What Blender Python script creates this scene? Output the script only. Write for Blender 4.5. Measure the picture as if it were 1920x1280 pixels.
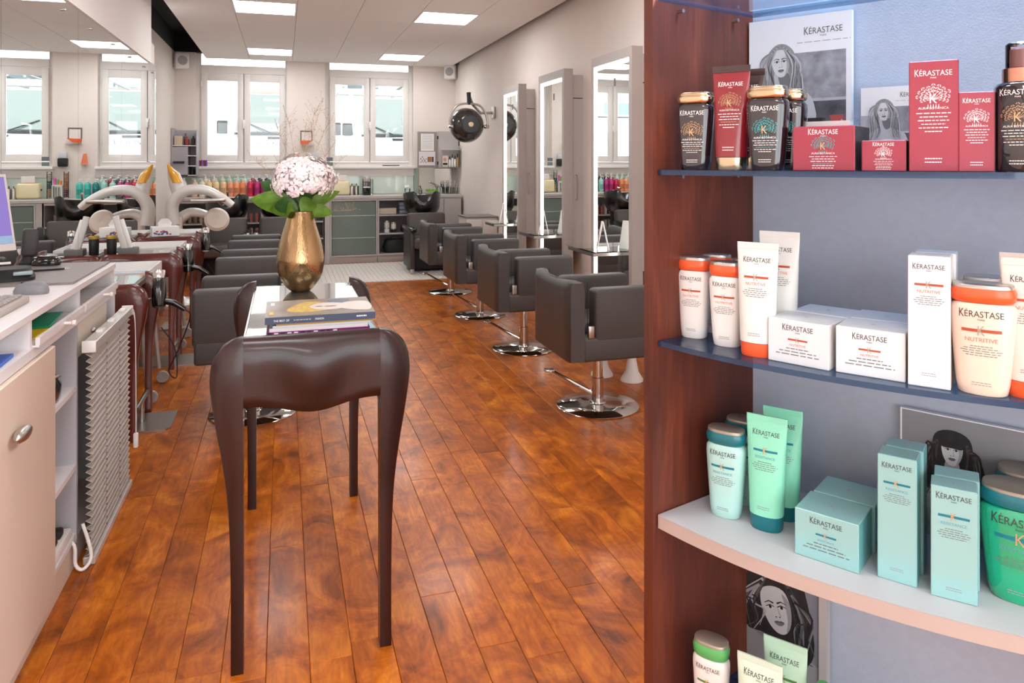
import bpy, bmesh, math, random
from mathutils import Vector, Matrix
random.seed(7)
for _o in list(bpy.data.objects): bpy.data.objects.remove(_o)
SC = bpy.context.scene; COL = SC.collection
# ---------------------------------------------------------------- camera, light, exposure
FPX, PCX, PCY, CAMH = 1380., 960., 305., 1.45
YAW = math.atan((960-531)/FPX); _s, _c = math.sin(YAW), math.cos(YAW)
cam_d = bpy.data.cameras.new('camera'); cam = bpy.data.objects.new('camera', cam_d); COL.objects.link(cam)
cam_d.sensor_width = 36; cam_d.lens = FPX/1920*36; cam_d.shift_y = -(640-PCY)/1920; cam_d.clip_start = .05; cam_d.clip_end = 200
cam.location = (0, 0, CAMH); cam.rotation_euler = (math.pi/2, 0, -YAW); SC.camera = cam
W = bpy.data.worlds.new('overcast_sky'); SC.world = W; W.use_nodes = True
W.node_tree.nodes['Background'].inputs[0].default_value = (.93, .97, 1, 1)
W.node_tree.nodes['Background'].inputs[1].default_value = 2.6
SC.view_settings.view_transform = 'Standard'; SC.view_settings.look = 'None'
SC.view_settings.gamma = 1; SC.view_settings.use_curve_mapping = False
SC.view_settings.exposure = 1.0
PANEL_POWER = 8.5
# pixel -> world (a pixel gives a direction; the second argument says what it touches)
def ray(u, v):
    a, b = (u-PCX)/FPX, (PCY-v)/FPX
    return Vector((_s+_c*a, _c-_s*a, b))
CAMV = Vector((0, 0, CAMH))
def onZ(u, v, z): d = ray(u, v); return CAMV+d*((z-CAMH)/d.z)
def onY(u, v, y): d = ray(u, v); return CAMV+d*(y/d.y)
def onX(u, v, x): d = ray(u, v); return CAMV+d*(x/d.x)
# ---------------------------------------------------------------- materials
MC = {}
def srgb(r, g, b):
    f = lambda x: (x/255/12.92) if x/255 <= .04045 else ((x/255+.055)/1.055)**2.4
    return (f(r), f(g), f(b), 1)
def mat(name, col, rough=.5, metal=0, spec=.5, coat=0, trans=0, emit=0, noise=0, nscale=8, bump=0, bscale=60, alpha=1, stretch=None):
    if name in MC: return MC[name]
    m = bpy.data.materials.new(name); m.use_nodes = True; nt = m.node_tree; b = nt.nodes['Principled BSDF']
    c = srgb(*col) if max(col) > 1.001 else tuple(col)+(1,)
    I = b.inputs
    I['Base Color'].default_value = c; I['Roughness'].default_value = rough; I['Metallic'].default_value = metal
    I['Specular IOR Level'].default_value = spec; I['Coat Weight'].default_value = coat; I['Transmission Weight'].default_value = trans; I['Alpha'].default_value = alpha
    if emit: I['Emission Color'].default_value = c; I['Emission Strength'].default_value = emit
    if noise or bump:
        tc = nt.nodes.new('ShaderNodeTexCoord'); mp = nt.nodes.new('ShaderNodeMapping'); nt.links.new(tc.outputs['Object'], mp.inputs[0])
        if stretch: mp.inputs['Scale'].default_value = stretch
    if noise:
        n = nt.nodes.new('ShaderNodeTexNoise'); n.inputs['Scale'].default_value = nscale; n.inputs['Detail'].default_value = 5
        nt.links.new(mp.outputs[0], n.inputs['Vector'])
        r = nt.nodes.new('ShaderNodeValToRGB'); r.color_ramp.elements[0].position = .3; r.color_ramp.elements[1].position = .7
        r.color_ramp.elements[0].color = tuple(x*(1-noise) for x in c[:3])+(1,); r.color_ramp.elements[1].color = tuple(min(1, x*(1+noise)) for x in c[:3])+(1,)
        nt.links.new(n.outputs['Fac'], r.inputs[0]); nt.links.new(r.outputs[0], I['Base Color'])
        if emit: nt.links.new(r.outputs[0], I['Emission Color'])
    if bump:
        n2 = nt.nodes.new('ShaderNodeTexNoise'); n2.inputs['Scale'].default_value = bscale; n2.inputs['Detail'].default_value = 4
        nt.links.new(mp.outputs[0], n2.inputs['Vector']); bp = nt.nodes.new('ShaderNodeBump'); bp.inputs['Strength'].default_value = bump; bp.inputs['Distance'].default_value = .01
        nt.links.new(n2.outputs['Fac'], bp.inputs['Height']); nt.links.new(bp.outputs[0], I['Normal'])
    MC[name] = m; return m
def wood(name, c0, c1, c2, rough, scale, stretch, per_object=False, coat=0, bump=.05, gstretch=None, gmix=.35):
    m = bpy.data.materials.new(name); m.use_nodes = True; nt = m.node_tree; b = nt.nodes['Principled BSDF']; N = nt.nodes.new; Lk = nt.links.new
    b.inputs['Roughness'].default_value = rough; b.inputs['Coat Weight'].default_value = coat; b.inputs['Coat Roughness'].default_value = .12
    if per_object: b.inputs['Specular IOR Level'].default_value = .28
    tc = N('ShaderNodeTexCoord'); add = N('ShaderNodeVectorMath'); add.operation = 'ADD'; Lk(tc.outputs['Object'], add.inputs[0])
    if per_object:
        oi = N('ShaderNodeObjectInfo'); ge = N('ShaderNodeNewGeometry'); sm = N('ShaderNodeMath'); sm.operation = 'ADD'
        Lk(oi.outputs['Random'], sm.inputs[0]); Lk(ge.outputs['Random Per Island'], sm.inputs[1])
        mu = N('ShaderNodeMath'); mu.operation = 'MULTIPLY'; mu.inputs[1].default_value = 37.3; Lk(sm.outputs[0], mu.inputs[0])
        cb = N('ShaderNodeCombineXYZ'); Lk(mu.outputs[0], cb.inputs[0]); Lk(mu.outputs[0], cb.inputs[1]); Lk(cb.outputs[0], add.inputs[1])
    mp = N('ShaderNodeMapping'); mp.inputs['Scale'].default_value = stretch; Lk(add.outputs[0], mp.inputs[0])
    n = N('ShaderNodeTexNoise'); n.inputs['Scale'].default_value = scale; n.inputs['Detail'].default_value = 8; n.inputs['Roughness'].default_value = .65; n.inputs['Distortion'].default_value = .9
    Lk(mp.outputs[0], n.inputs['Vector'])
    r = N('ShaderNodeValToRGB'); e = r.color_ramp.elements; e[0].position = .28; e[0].color = srgb(*c0); e[1].position = .72; e[1].color = srgb(*c2)
    k = e.new(.5); k.color = srgb(*c1); Lk(n.outputs['Fac'], r.inputs[0])
    mp2 = N('ShaderNodeMapping'); mp2.inputs['Scale'].default_value = gstretch or (60, 3, 60); Lk(add.outputs[0], mp2.inputs[0])
    g = N('ShaderNodeTexNoise'); g.inputs['Scale'].default_value = 2.2; g.inputs['Detail'].default_value = 5; g.inputs['Distortion'].default_value = 1.2; Lk(mp2.outputs[0], g.inputs['Vector'])
    gr = N('ShaderNodeValToRGB'); gr.color_ramp.elements[0].position = .3; gr.color_ramp.elements[0].color = (.45, .38, .34, 1); gr.color_ramp.elements[1].position = .62; gr.color_ramp.elements[1].color = (1, 1, 1, 1)
    Lk(g.outputs['Fac'], gr.inputs[0])
    mx = N('ShaderNodeMix'); mx.data_type = 'RGBA'; mx.blend_type = 'MULTIPLY'; mx.inputs[0].default_value = gmix
    Lk(r.outputs[0], mx.inputs[6]); Lk(gr.outputs[0], mx.inputs[7])
    out = mx.outputs[2]
    if per_object:
        hs = N('ShaderNodeHueSaturation'); mr = N('ShaderNodeMapRange'); mr.inputs[3].default_value = .9; mr.inputs[4].default_value = 1.08
        fr = N('ShaderNodeMath'); fr.operation = 'FRACT'; Lk(mu.outputs[0], fr.inputs[0]); Lk(fr.outputs[0], mr.inputs[0]); Lk(mr.outputs[0], hs.inputs['Value']); Lk(out, hs.inputs['Color']); out = hs.outputs[0]
    Lk(out, b.inputs['Base Color'])
    bp = N('ShaderNodeBump'); bp.inputs['Strength'].default_value = bump; bp.inputs['Distance'].default_value = .004; Lk(g.outputs['Fac'], bp.inputs['Height']); Lk(bp.outputs[0], b.inputs['Normal'])
    MC[name] = m; return m
def glass_mat(name, col, rough=.02, mixf=.5, refl=(1, 1, 1)):
    m = bpy.data.materials.new(name); m.use_nodes = True; nt = m.node_tree; nt.nodes.remove(nt.nodes['Principled BSDF']); o = nt.nodes['Material Output']
    t = nt.nodes.new('ShaderNodeBsdfTransparent'); t.inputs[0].default_value = tuple(col)+(1,)
    g = nt.nodes.new('ShaderNodeBsdfGlossy'); g.inputs[0].default_value = tuple(refl)+(1,); g.inputs[1].default_value = rough
    f = nt.nodes.new('ShaderNodeFresnel'); f.inputs[0].default_value = 1.5
    mx = nt.nodes.new('ShaderNodeMixShader'); nt.links.new(f.outputs[0], mx.inputs[0]); nt.links.new(t.outputs[0], mx.inputs[1]); nt.links.new(g.outputs[0], mx.inputs[2]); nt.links.new(mx.outputs[0], o.inputs[0])
    MC[name] = m; return m
FLOORW = wood('floor_wood', (106, 48, 8), (184, 95, 17), (230, 140, 40), .3, 4.2, (1.5, 1.1, 1), True, .08, .04, (22, 3, 22), .5)
CHERRY = wood('cherry_wood', (70, 29, 19), (102, 46, 29), (136, 68, 43), .45, 3, (2, 2, .5), False, 0, .05, (40, 40, 1.6), .5)
MAHOG = wood('mahogany', (28, 8, 7), (40, 11, 9), (56, 17, 12), .36, 3, (2, 2, .6), False, .2, .02, (30, 30, 1.5), .35)
REDWOOD = wood('red_stained_wood', (70, 20, 13), (92, 28, 17), (112, 38, 22), .3, 3, (2, 2, .6), False, .5, .02, (30, 30, 1.5), .3)
WALL = mat('wall_plaster', (234, 223, 215), .85, noise=.02, nscale=3, bump=.08, bscale=40)
CEIL = mat('ceiling_tile_white', (244, 240, 237), .9, bump=.05, bscale=200)
GREYBASE = mat('ceiling_track_grey', (150, 145, 140), .8)
BLACKP = mat('void_black', (22, 19, 18), .8)
WHITE = mat('white_paint', (240, 236, 232), .45)
WINWH = mat('window_frame_white', (234, 228, 222), .4)
LEATHER = mat('grey_leather', (70, 66, 65), .45, bump=.18, bscale=260, noise=.05, nscale=5)
DLEATHER = mat('dark_brown_leather', (78, 70, 66), .4, bump=.15, bscale=220, noise=.06, nscale=4)
BLKGLOSS = mat('gloss_black', (18, 17, 18), .15, coat=.5)
BLK = mat('matte_black', (24, 24, 25), .55)
CHROME = mat('chrome', (205, 203, 200), .08, metal=1)
STEEL = mat('brushed_steel', (190, 186, 180), .32, metal=1)
MIRROR = mat('mirror_silver', (.93, .95, .94), .0, metal=1)
LED = mat('led_strip', (1, .97, .93), .5, emit=6)
PANEL = mat('light_panel_diffuser', (.96, .98, 1), .5, emit=PANEL_POWER)
TAUPE = mat('taupe_lacquer', (176, 166, 160), .4, noise=.02, nscale=6)
LTAUPE = mat('light_taupe_lacquer', (196, 188, 183), .45, noise=.02, nscale=6)
DESKW = mat('desk_light_grey', (222, 217, 217), .45)
DESKF = mat('desk_door_beige', (214, 194, 178), .5)
DESKG = mat('desk_inner_grey', (176, 173, 178), .6)

PANE = glass_mat('clear_pane', (.96, .98, .97))
FROST = mat('frosted_green_glass', (132, 148, 136), .35, trans=.35, coat=.3)
GREENSP = mat('mint_glass_splashback', (205, 219, 205), .15, coat=.5)
BLUEGL = mat('blue_glass_shelf', (24, 62, 100), .05, spec=.8, coat=.6)
_nt = BLUEGL.node_tree; _t = _nt.nodes.new('ShaderNodeBsdfTransparent'); _t.inputs[0].default_value = (.62, .78, .92, 1); _m = _nt.nodes.new('ShaderNodeMixShader'); _m.inputs[0].default_value = .5
_nt.links.new(_nt.nodes['Principled BSDF'].outputs[0], _m.inputs[1]); _nt.links.new(_t.outputs[0], _m.inputs[2]); _nt.links.new(_m.outputs[0], _nt.nodes['Material Output'].inputs[0])
GLASS = glass_mat('clear_glass', (.93, .97, .95))
# ---------------------------------------------------------------- mesh helpers
class MB:
    def __init__(s): s.v = []; s.f = []; s.m = []; s.mi = 0
    def add(s, vs, fs):
        o = len(s.v); s.v += [tuple(p) for p in vs]; s.f += [[i+o for i in f] for f in fs]; s.m += [s.mi]*len(fs); return s
    def box(s, x0, x1, y0, y1, z0, z1):
        return s.add([(x, y, z) for z in (z0, z1) for y in (y0, y1) for x in (x0, x1)], [(0, 2, 3, 1), (4, 5, 7, 6), (0, 1, 5, 4), (2, 6, 7, 3), (0, 4, 6, 2), (1, 3, 7, 5)])
    def rbox(s, x0, x1, y0, y1, z0, z1, r=.01, seg=2):
        bm = bmesh.new(); bmesh.ops.create_cube(bm, size=1)
        for v in bm.verts: v.co = Vector(((x0+x1)/2+v.co.x*(x1-x0), (y0+y1)/2+v.co.y*(y1-y0), (z0+z1)/2+v.co.z*(z1-z0)))
        bmesh.ops.bevel(bm, geom=bm.edges[:], offset=min(r, .49*min(x1-x0, y1-y0, z1-z0)), segments=seg, profile=.5, affect='EDGES')
        bm.verts.index_update(); s.add([v.co[:] for v in bm.verts], [[v.index for v in f.verts] for f in bm.faces]); bm.free(); return s
    def loft(s, rings, cap0=True, cap1=True, closed=True):
        n = len(rings[0]); vs = [p for r in rings for p in r]; fs = []
        for i in range(len(rings)-1):
            for j in range(n if closed else n-1):
                k = (j+1) % n; fs.append((i*n+j, i*n+k, (i+1)*n+k, (i+1)*n+j))
        if cap0: fs.append(tuple(range(n-1, -1, -1)))
        if cap1: fs.append(tuple(range((len(rings)-1)*n, len(rings)*n)))
        return s.add(vs, fs)
    def lathe(s, prof, n=24, c=(0, 0, 0), cap0=True, cap1=True):
        return s.loft([[(c[0]+r*math.cos(2*math.pi*j/n), c[1]+r*math.sin(2*math.pi*j/n), c[2]+z) for j in range(n)] for r, z in prof], cap0, cap1)
    def cyl(s, c, r, z0, z1, n=16): return s.lathe([(r, z0), (r, z1)], n, c)
    def tube(s, pts, r, n=8, cap=True):
        P = [Vector(p) for p in pts]; R = r if isinstance(r, (list, tuple)) else [r]*len(P); rings = []; up = None
        for i, p in enumerate(P):
            t = (P[min(i+1, len(P)-1)]-P[max(i-1, 0)])
            t = t.normalized() if t.length > 1e-9 else Vector((0, 0, 1))
            if up is None: up = t.orthogonal().normalized()
            a = (up-t*up.dot(t)); a = a.normalized() if a.length > 1e-6 else t.orthogonal().normalized(); up = a; b = t.cross(a)
            rings.append([tuple(p+(a*math.cos(2*math.pi*j/n)+b*math.sin(2*math.pi*j/n))*R[i]) for j in range(n)])
        return s.loft(rings, cap, cap)
    def prism(s, poly, axis, a, b):
        def put(p, t): return {'x': (t, p[0], p[1]), 'y': (p[0], t, p[1]), 'z': (p[0], p[1], t)}[axis]
        return s.loft([[put(p, a) for p in poly], [put(p, b) for p in poly]])
    def sphere(s, c, r, n=16, m=10, sx=1, sy=1, sz=1):
        return s.loft([[(c[0]+sx*r*math.sin(math.pi*(i+.02)/(m+.04))*math.cos(2*math.pi*j/n), c[1]+sy*r*math.sin(math.pi*(i+.02)/(m+.04))*math.sin(2*math.pi*j/n), c[2]-sz*r*math.cos(math.pi*(i+.02)/(m+.04))) for j in range(n)] for i in range(m+1)])
    def xf(s, M, start=0):
        s.v = s.v[:start]+[tuple(M @ Vector(p)) for p in s.v[start:]]; return s
    def mesh(s, name, mats, smooth=35):
        me = bpy.data.meshes.new(name); me.from_pydata(s.v, [], s.f)
        for m in (mats if isinstance(mats, (list, tuple)) else [mats]): me.materials.append(m)
        if max(s.m, default=0) > 0: me.polygons.foreach_set('material_index', s.m)
        bm = bmesh.new(); bm.from_mesh(me); bmesh.ops.recalc_face_normals(bm, faces=bm.faces[:]); bm.to_mesh(me); bm.free()
        if smooth:
            me.polygons.foreach_set('use_smooth', [True]*len(me.polygons)); me.set_sharp_from_angle(angle=math.radians(smooth))
        me.update(); return me
    def obj(s, name, mats, parent=None, smooth=35, loc=None, rotz=0, flat=False):
        o = bpy.data.objects.new(name, s.mesh(name, mats, 0 if flat else smooth)); COL.objects.link(o)
        if loc is not None: o.location = loc
        if rotz: o.rotation_euler[2] = rotz
        if parent is not None: o.parent = parent
        return o
def tag(o, label, cat, group=None):
    o['label'] = label; o['category'] = cat
    if group: o['group'] = group
    return o
def thing(name, label, cat, loc=(0, 0, 0), rotz=0, group=None):
    o = bpy.data.objects.new(name, None); COL.objects.link(o); o.location = loc; o.rotation_euler = (0, 0, rotz); o.empty_display_size = .05
    return tag(o, label, cat, group)
def struct(o): o['kind'] = 'structure'; return o
def dup(o, loc, rotz=None, label=None, group=None, parent=None):
    c = o.copy(); COL.objects.link(c); c.location = loc
    if rotz is not None: c.rotation_euler[2] = rotz
    if label: c['label'] = label
    if group: c['group'] = group
    for ch in o.children: _dupc(ch, c)
    return c
def _dupc(ch, p):
    c = ch.copy(); COL.objects.link(c); c.parent = p; c.matrix_parent_inverse = ch.matrix_parent_inverse
    for g in ch.children: _dupc(g, c)
TXT = {}
def text_mesh(t):
    if t in TXT: return TXT[t]
    cu = bpy.data.curves.new('t', 'FONT'); cu.body = t; cu.size = 1; cu.resolution_u = 3; cu.align_x = 'CENTER'; cu.align_y = 'CENTER'
    o = bpy.data.objects.new('t', cu); COL.objects.link(o); dg = bpy.context.evaluated_depsgraph_get(); dg.update()
    me = o.evaluated_get(dg).to_mesh(); vs = [(v.co.x, v.co.y) for v in me.vertices]; fs = [list(p.vertices) for p in me.polygons]
    o.evaluated_get(dg).to_mesh_clear(); bpy.data.objects.remove(o); bpy.data.curves.remove(cu)
    xs = [p[0] for p in vs] or [0, 1]; ys = [p[1] for p in vs] or [0, 1]; cx, cy = (min(xs)+max(xs))/2, (min(ys)+max(ys))/2
    TXT[t] = ([(x-cx, y-cy) for x, y in vs], fs, max(xs)-min(xs), max(ys)-min(ys)); return TXT[t]
class Print:                                   # flat print laid on a front surface y = surf(x, z), facing -Y
    def __init__(s, surf=None, eps=.0004): s.mb = MB(); s.mats = []; s.surf = surf or (lambda x, z: 0); s.eps = eps
    def _m(s, m):
        if m not in s.mats: s.mats.append(m)
        s.mb.mi = s.mats.index(m)
    def put(s, pts, fs, m, lift=0): s._m(m); s.mb.add([(x, s.surf(x, z)-s.eps-lift, z) for x, z in pts], fs)
    def text(s, t, cx, cz, w, m, h=None, lift=0, slant=0):
        vs, fs, tw, th = text_mesh(t); k = w/tw; kz = (h/th) if h else k
        s.put([(cx+x*k+slant*y*kz, cz+y*kz) for x, y in vs], fs, m, lift); return th*kz
    def rect(s, x0, x1, z0, z1, m, lift=0, n=1):
        for i in range(n):
            a, b = x0+(x1-x0)*i/n, x0+(x1-x0)*(i+1)/n; s.put([(a, z0), (b, z0), (b, z1), (a, z1)], [(0, 1, 2, 3)], m, lift)
    def poly(s, pts, m, lift=0): s.put(pts, [tuple(range(len(pts)))], m, lift)
    def ell(s, cx, cz, rx, rz, m, lift=0, n=20, rot=0):
        c, d = math.cos(rot), math.sin(rot)
        s.poly([(cx+rx*math.cos(a)*c-rz*math.sin(a)*d, cz+rx*math.cos(a)*d+rz*math.sin(a)*c) for a in [2*math.pi*i/n for i in range(n)]], m, lift)
    def ribbon(s, pts, w0, w1, m, lift=0):
        L = []; R = []; n = len(pts)
        for i, p in enumerate(pts):
            q, r = pts[max(0, i-1)], pts[min(n-1, i+1)]; dx, dz = r[0]-q[0], r[1]-q[1]; l = math.hypot(dx, dz) or 1
            t = i/(n-1); w = (w0+(w1-w0)*t)*.5; L.append((p[0]-dz/l*w, p[1]+dx/l*w)); R.append((p[0]+dz/l*w, p[1]-dx/l*w))
        s.put(L+R, [(i, i+1, n+i+1, n+i) for i in range(n-1)], m, lift)
    def dashes(s, cx, cz, w, h, m, seed=0):                # unreadably small print
        rr = random.Random(seed); x = cx-w/2
        while x < cx+w/2:
            l = rr.uniform(.08, .2)*w; s.rect(x, min(x+l, cx+w/2), cz-h/2, cz+h/2, m); x += l+.035*w
    def logo(s, cx, cz, w, m):                              # taller first letter, then small capitals
        h = w*.17; s.text('K', cx-w*.445, cz+.012*w, w*.115, m, h*1.25); s.text('ÉRASTASE', cx+w*.06, cz+.02*w, w*.87, m, h*1.22)
        s.text('PARIS', cx, cz-w*.145, w*.16, m)
    def obj(s, name, parent): return s.mb.obj(name, s.mats, parent, flat=True)
def smooth_pts(P, n=6, closed=False):
    out = []; N = len(P)
    for i in range(N if closed else N-1):
        p0, p1, p2, p3 = (P[(i-1) % N], P[i], P[(i+1) % N], P[(i+2) % N]) if closed else (P[max(i-1, 0)], P[i], P[i+1], P[min(i+2, N-1)])
        for k in range(n):
            t = k/n; out.append(tuple(.5*((2*b)+(c-a)*t+(2*a-5*b+4*c-d)*t*t+(-a+3*b-3*c+d)*t**3) for a, b, c, d in zip(p0, p1, p2, p3)))
    if not closed: out.append(tuple(P[-1]))
    return out
def sell(a, b, z, n=28, e=2.6, cx=0, cy=0):                   # superellipse ring
    out = []
    for j in range(n):
        t = 2*math.pi*j/n; c, d = math.cos(t), math.sin(t)
        out.append((cx+a*math.copysign(abs(c)**(2/e), c), cy+b*math.copysign(abs(d)**(2/e), d), z))
    return out
# ================================================================ the room
YB, XR, XL, XM, ZC = 11.4, 2.597, -1.475, -1.195, 2.955
floor = struct(MB().box(-1.7, 2.9, -2.6, 11.9, -.08, -.012).obj('floor', mat('floor_underlay', (60, 32, 18), .8)))
PW, PL = .121, 1.215
pl = MB(); c = .0012
pl.loft([[(x0, y0, z) for x0, y0 in ((c0, c0), (PW-c0, c0), (PW-c0, PL-c0), (c0, PL-c0))] for c0, z in ((.0005, -.012), (.0005, -.0015), (.002, 0))])
plank_mesh = pl.mesh('plank', FLOORW, 30)
spots = []
for i in range(36):
    x = -1.62+i*PW; y = -2.5-random.random()*1.2*((i*7) % 3+1)/3
    while y < 11.5:
        spots.append((x, y)); y += PL
vis = sorted([p for p in spots if p[1]+PL > 1.7 and p[0] > -1.0 and p[1] < 10], key=lambda p: math.hypot(p[0]-.3, p[1]))[:300]
for p in vis:
    o = bpy.data.objects.new('plank', plank_mesh); COL.objects.link(o); o.location = (p[0], p[1], 0); o.parent = floor
vs = set(vis); rest = MB()
for p in spots:
    if p not in vs: rest.add([(a+p[0], b+p[1], z) for a, b, z in pl.v], pl.f)
o = rest.obj('plank_field', FLOORW, floor, 30); o['kind'] = 'stuff'
# ceiling grid
PIT = .595
ceiling = struct(MB().box(-1.07, 2.515, -2.5, 11.4, 2.97, 3.0).obj('ceiling', GREYBASE))
tm = MB().rbox(.002, PIT-.002, .002, PIT-.002, 2.955, 2.971, .002, 1).mesh('ceiling_tile', CEIL)
lights = []
for ix in range(6):
    for iy in range(-16, 7):
        x, y = -1.06+ix*PIT, 7.25+iy*PIT
        if y+PIT > 11.43: continue
        if ix in (1, 4) and iy in (0, 5, -5, -10, -14): lights.append((x, y, ix, iy)); continue
        o = bpy.data.objects.new('ceiling_tile', tm); COL.objects.link(o); o.location = (x, y, 0); o.parent = ceiling
CW = {(1, 5): 'recessed square ceiling light nearest the left window', (4, 5): 'recessed square ceiling light nearest the right window', (1, 0): 'recessed ceiling light cut by the photo top above the flower vase', (4, 0): 'recessed ceiling light over the right row of chairs, mid ceiling'}
for x, y, ix, iy in lights:
    t = thing('ceiling_light', CW.get((ix, iy), 'recessed ceiling light in the %s column, %s of the salon' % ('left' if ix == 1 else 'right', {-5: 'above the middle', -10: 'above the front', -14: 'by the shopfront'}.get(iy, 'x'))), 'ceiling light', (x, y, 2.955), group='recessed square ceiling lights')
    MB().box(.004, .591, .004, .02, -.004, .012).box(.004, .591, .575, .591, -.004, .012).box(.004, .02, .02, .575, -.004, .012).box(.575, .591, .02, .575, -.004, .012).obj('frame', WHITE, t)
    MB().box(.02, .575, .02, .575, -.001, .01).obj('diffuser', PANEL, t)
struct(MB().box(-1.7, 2.9, -2.6, 11.9, 3.3, 3.4).obj('ceiling_slab', BLACKP))
# walls
struct(MB().box(XR, XR+.2, -2.5, 11.9, 0, 3.3).obj('wall_right', WALL))
struct(MB().box(XL-.2, XL, 7.9, 11.9, 0, 3.03).obj('wall_left', WALL))
struct(MB().box(XM-.3, XM-.012, -2.5, 7.94, 0, 2.6).obj('wall_left_partition', WALL))
struct(MB().box(XL-.2, XL, -2.5, 11.9, 3.03, 3.3).box(XL, -1.07, 11.38, 11.5, 3.03, 3.3).obj('trim_1', BLACKP))
struct(MB().box(XL, XM+.012, -2.5, 7.606, 2.385, 3.02).obj('trim_2', mat('pelmet_white', (238, 231, 227), .7)))
W1 = (-1.20, .055); W2 = (.60, 1.935); ZS, ZT = 1.40, 3.2
struct(MB().box(XL-.2, W1[0], YB, YB+.28, 0, 3.03).box(W1[1], W2[0], YB, YB+.28, 0, 3.3).box(W2[1], XR+.2, YB, YB+.28, 0, 3.3).box(W1[0], W1[1], YB, YB+.28, 0, ZS-.04).box(W2[0], W2[1], YB, YB+.28, 0, ZS-.04).box(W1[0], W1[1], YB, YB+.28, ZT, 3.3).box(W2[0], W2[1], YB, YB+.28, ZT, 3.3).obj('wall_back', WALL))
# shopfront behind the camera: posts and lintel, open to the street's daylight
struct(MB().box(-1.7, 2.9, -2.7, -2.5, 2.75, 3.3).box(-1.7, -1.2, -2.7, -2.5, 0, 2.75).box(2.6, 2.9, -2.7, -2.5, 0, 2.75).box(.6, .7, -2.7, -2.5, 0, 2.75).box(-1.2, 2.6, -2.7, -2.5, 0, .25).obj('wall_front', WALL))
def window(n, x0, x1, fx0, fx1):
    yf = YB+.13
    m = MB().box(x0, fx0, yf, yf+.08, ZS, ZT).box(fx1, x1, yf, yf+.08, ZS, ZT).box(fx0, fx1, yf, yf+.08, ZS, ZS+.06).box(fx0, fx1, yf-.01, yf+.08, 2.76, 2.87).box(fx0, fx1, yf, yf+.08, 3.12, ZT).box((fx0+fx1)/2-.02, (fx0+fx1)/2+.02, yf+.028, yf+.06, ZS+.06, 2.76)
    w = struct(m.obj('window_%d' % n, WINWH))
    mid = (fx0+fx1)/2
    for a, b in ((fx0, mid-.004), (mid+.004, fx1)):
        z0, z1, t = ZS+.065, 2.755, .085
        MB().rbox(a, a+t, yf-.03, yf+.03, z0, z1, .008).rbox(b-t, b, yf-.03, yf+.03, z0, z1, .008).rbox(a+t-.01, b-t+.01, yf-.028, yf+.03, z0, z0+.1, .006).rbox(a+t-.01, b-t+.01, yf-.028, yf+.03, z1-.11, z1, .006).obj('casement', WINWH, w)
        MB().box(a+t-.005, b-t+.005, yf, yf+.006, z0+.09, z1-.1).obj('pane', PANE, w)
        for hz in (1.7, 2.55): MB().cyl((a+.004 if a == fx0 else b-.004, yf-.036, 0), .008, hz, hz+.07, 8).obj('hinge', WINWH, w)
    MB().box(fx0+.03, fx1-.03, yf+.03, yf+.036, 2.87, 3.12).obj('transom_pane', PANE, w)
    MB().rbox(mid-.02, mid+.02, yf-.05, yf-.03, 1.98, 2.08, .006).rbox(mid-.012, mid+.012, yf-.075, yf-.05, 1.95, 2.03, .005).obj('handle', WHITE, w)
    MB().rbox(x0-.02, x1+.02, YB-.09, YB+.14, ZS-.04, ZS, .006).obj('sill', WHITE, w)
    MB().box(x0-.01, x1+.01, YB-.03, YB-.001, 1.25, ZS-.04).obj('apron_board', WINWH, w)
window(1, W1[0], W1[1], -1.135, .03); window(2, W2[0], W2[1], .675, 1.88)
for i, (a, b) in enumerate(((-1.46, .02), (.62, 1.93))): struct(MB().box(a, b, YB-.02, YB-.002, .975, 1.25).obj('trim_%d' % (3+i), GREENSP))
struct(MB().box(1.94, 2.0, YB-.05, YB-.002, .975, 1.37).obj('trim_5', mat('green_glass_edge', (150, 165, 150), .2)))
struct(MB().box(2.02, 2.56, YB-.02, YB-.002, .975, 1.36).obj('trim_6', mat('beige_splash', (216, 212, 196), .3)))
# left mirror wall
t = thing('wall_mirror', 'tall frameless mirror panels covering the left wall behind the styling tables', 'mirror', (XM, 2.53, .1))
edges = [2.53, 3.79, 5.08, 6.341, 7.606, 7.94]
for a, b in zip(edges, edges[1:]): MB().box(-.006, 0, a-2.53+.0015, b-2.53-.0015, 0, 2.4 if b < 7.7 else 2.3).obj('mirror_panel', MIRROR, t)
for u, v in ((118, 18), (169, 54), (212, 83), (243, 107), (270, 125), (286, 136)):
    p = onX(u, v, XM)
    o = MB().lathe([(.005, 0), (.007, .003), (.007, .012), (.004, .015)], 12).xf(Matrix.Translation((0, p.y-2.53, p.z-.1)) @ Matrix.Rotation(math.pi/2, 4, 'Y')).obj('mirror_clip', STEEL, t)
# speakers in the corners
def speaker(loc, rz, label):
    t = thing('corner_speaker', label, 'speaker', loc, rz)
    MB().rbox(-.09, .09, -.07, .07, -.11, .11, .02, 3).obj('housing', WHITE, t)
    MB().lathe([(.065, 0), (.065, .006), (.05, .012), (.02, .006)], 20).xf(Matrix.Translation((0, -.068, 0)) @ Matrix.Rotation(math.pi/2, 4, 'X')).obj('grille', mat('speaker_grey', (170, 168, 166), .6), t)
p = onY(340, 114, 11.25); speaker((p.x, 11.25, p.z), .35, 'small white speaker under the black ceiling void by the left window')
p = onY(847, 133, 11.25); speaker((p.x-.02, 11.25, p.z-.02), -.5, 'small white speaker in the far corner above the hood dryer')
# ribbed mat
t = MB().box(.0, 2.3, 0, 1.68, 0, .006)
for i in range(40): t.box(.02+i*.057, .055+i*.057, .01, 1.67, .006, .012)
tag(t.obj('floor_mat', mat('white_ribbed_mat', (226, 218, 210), .6), loc=(.2, 9.03, .001)), 'pale ribbed mat on the wood floor before the wash chairs', 'mat')
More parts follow.
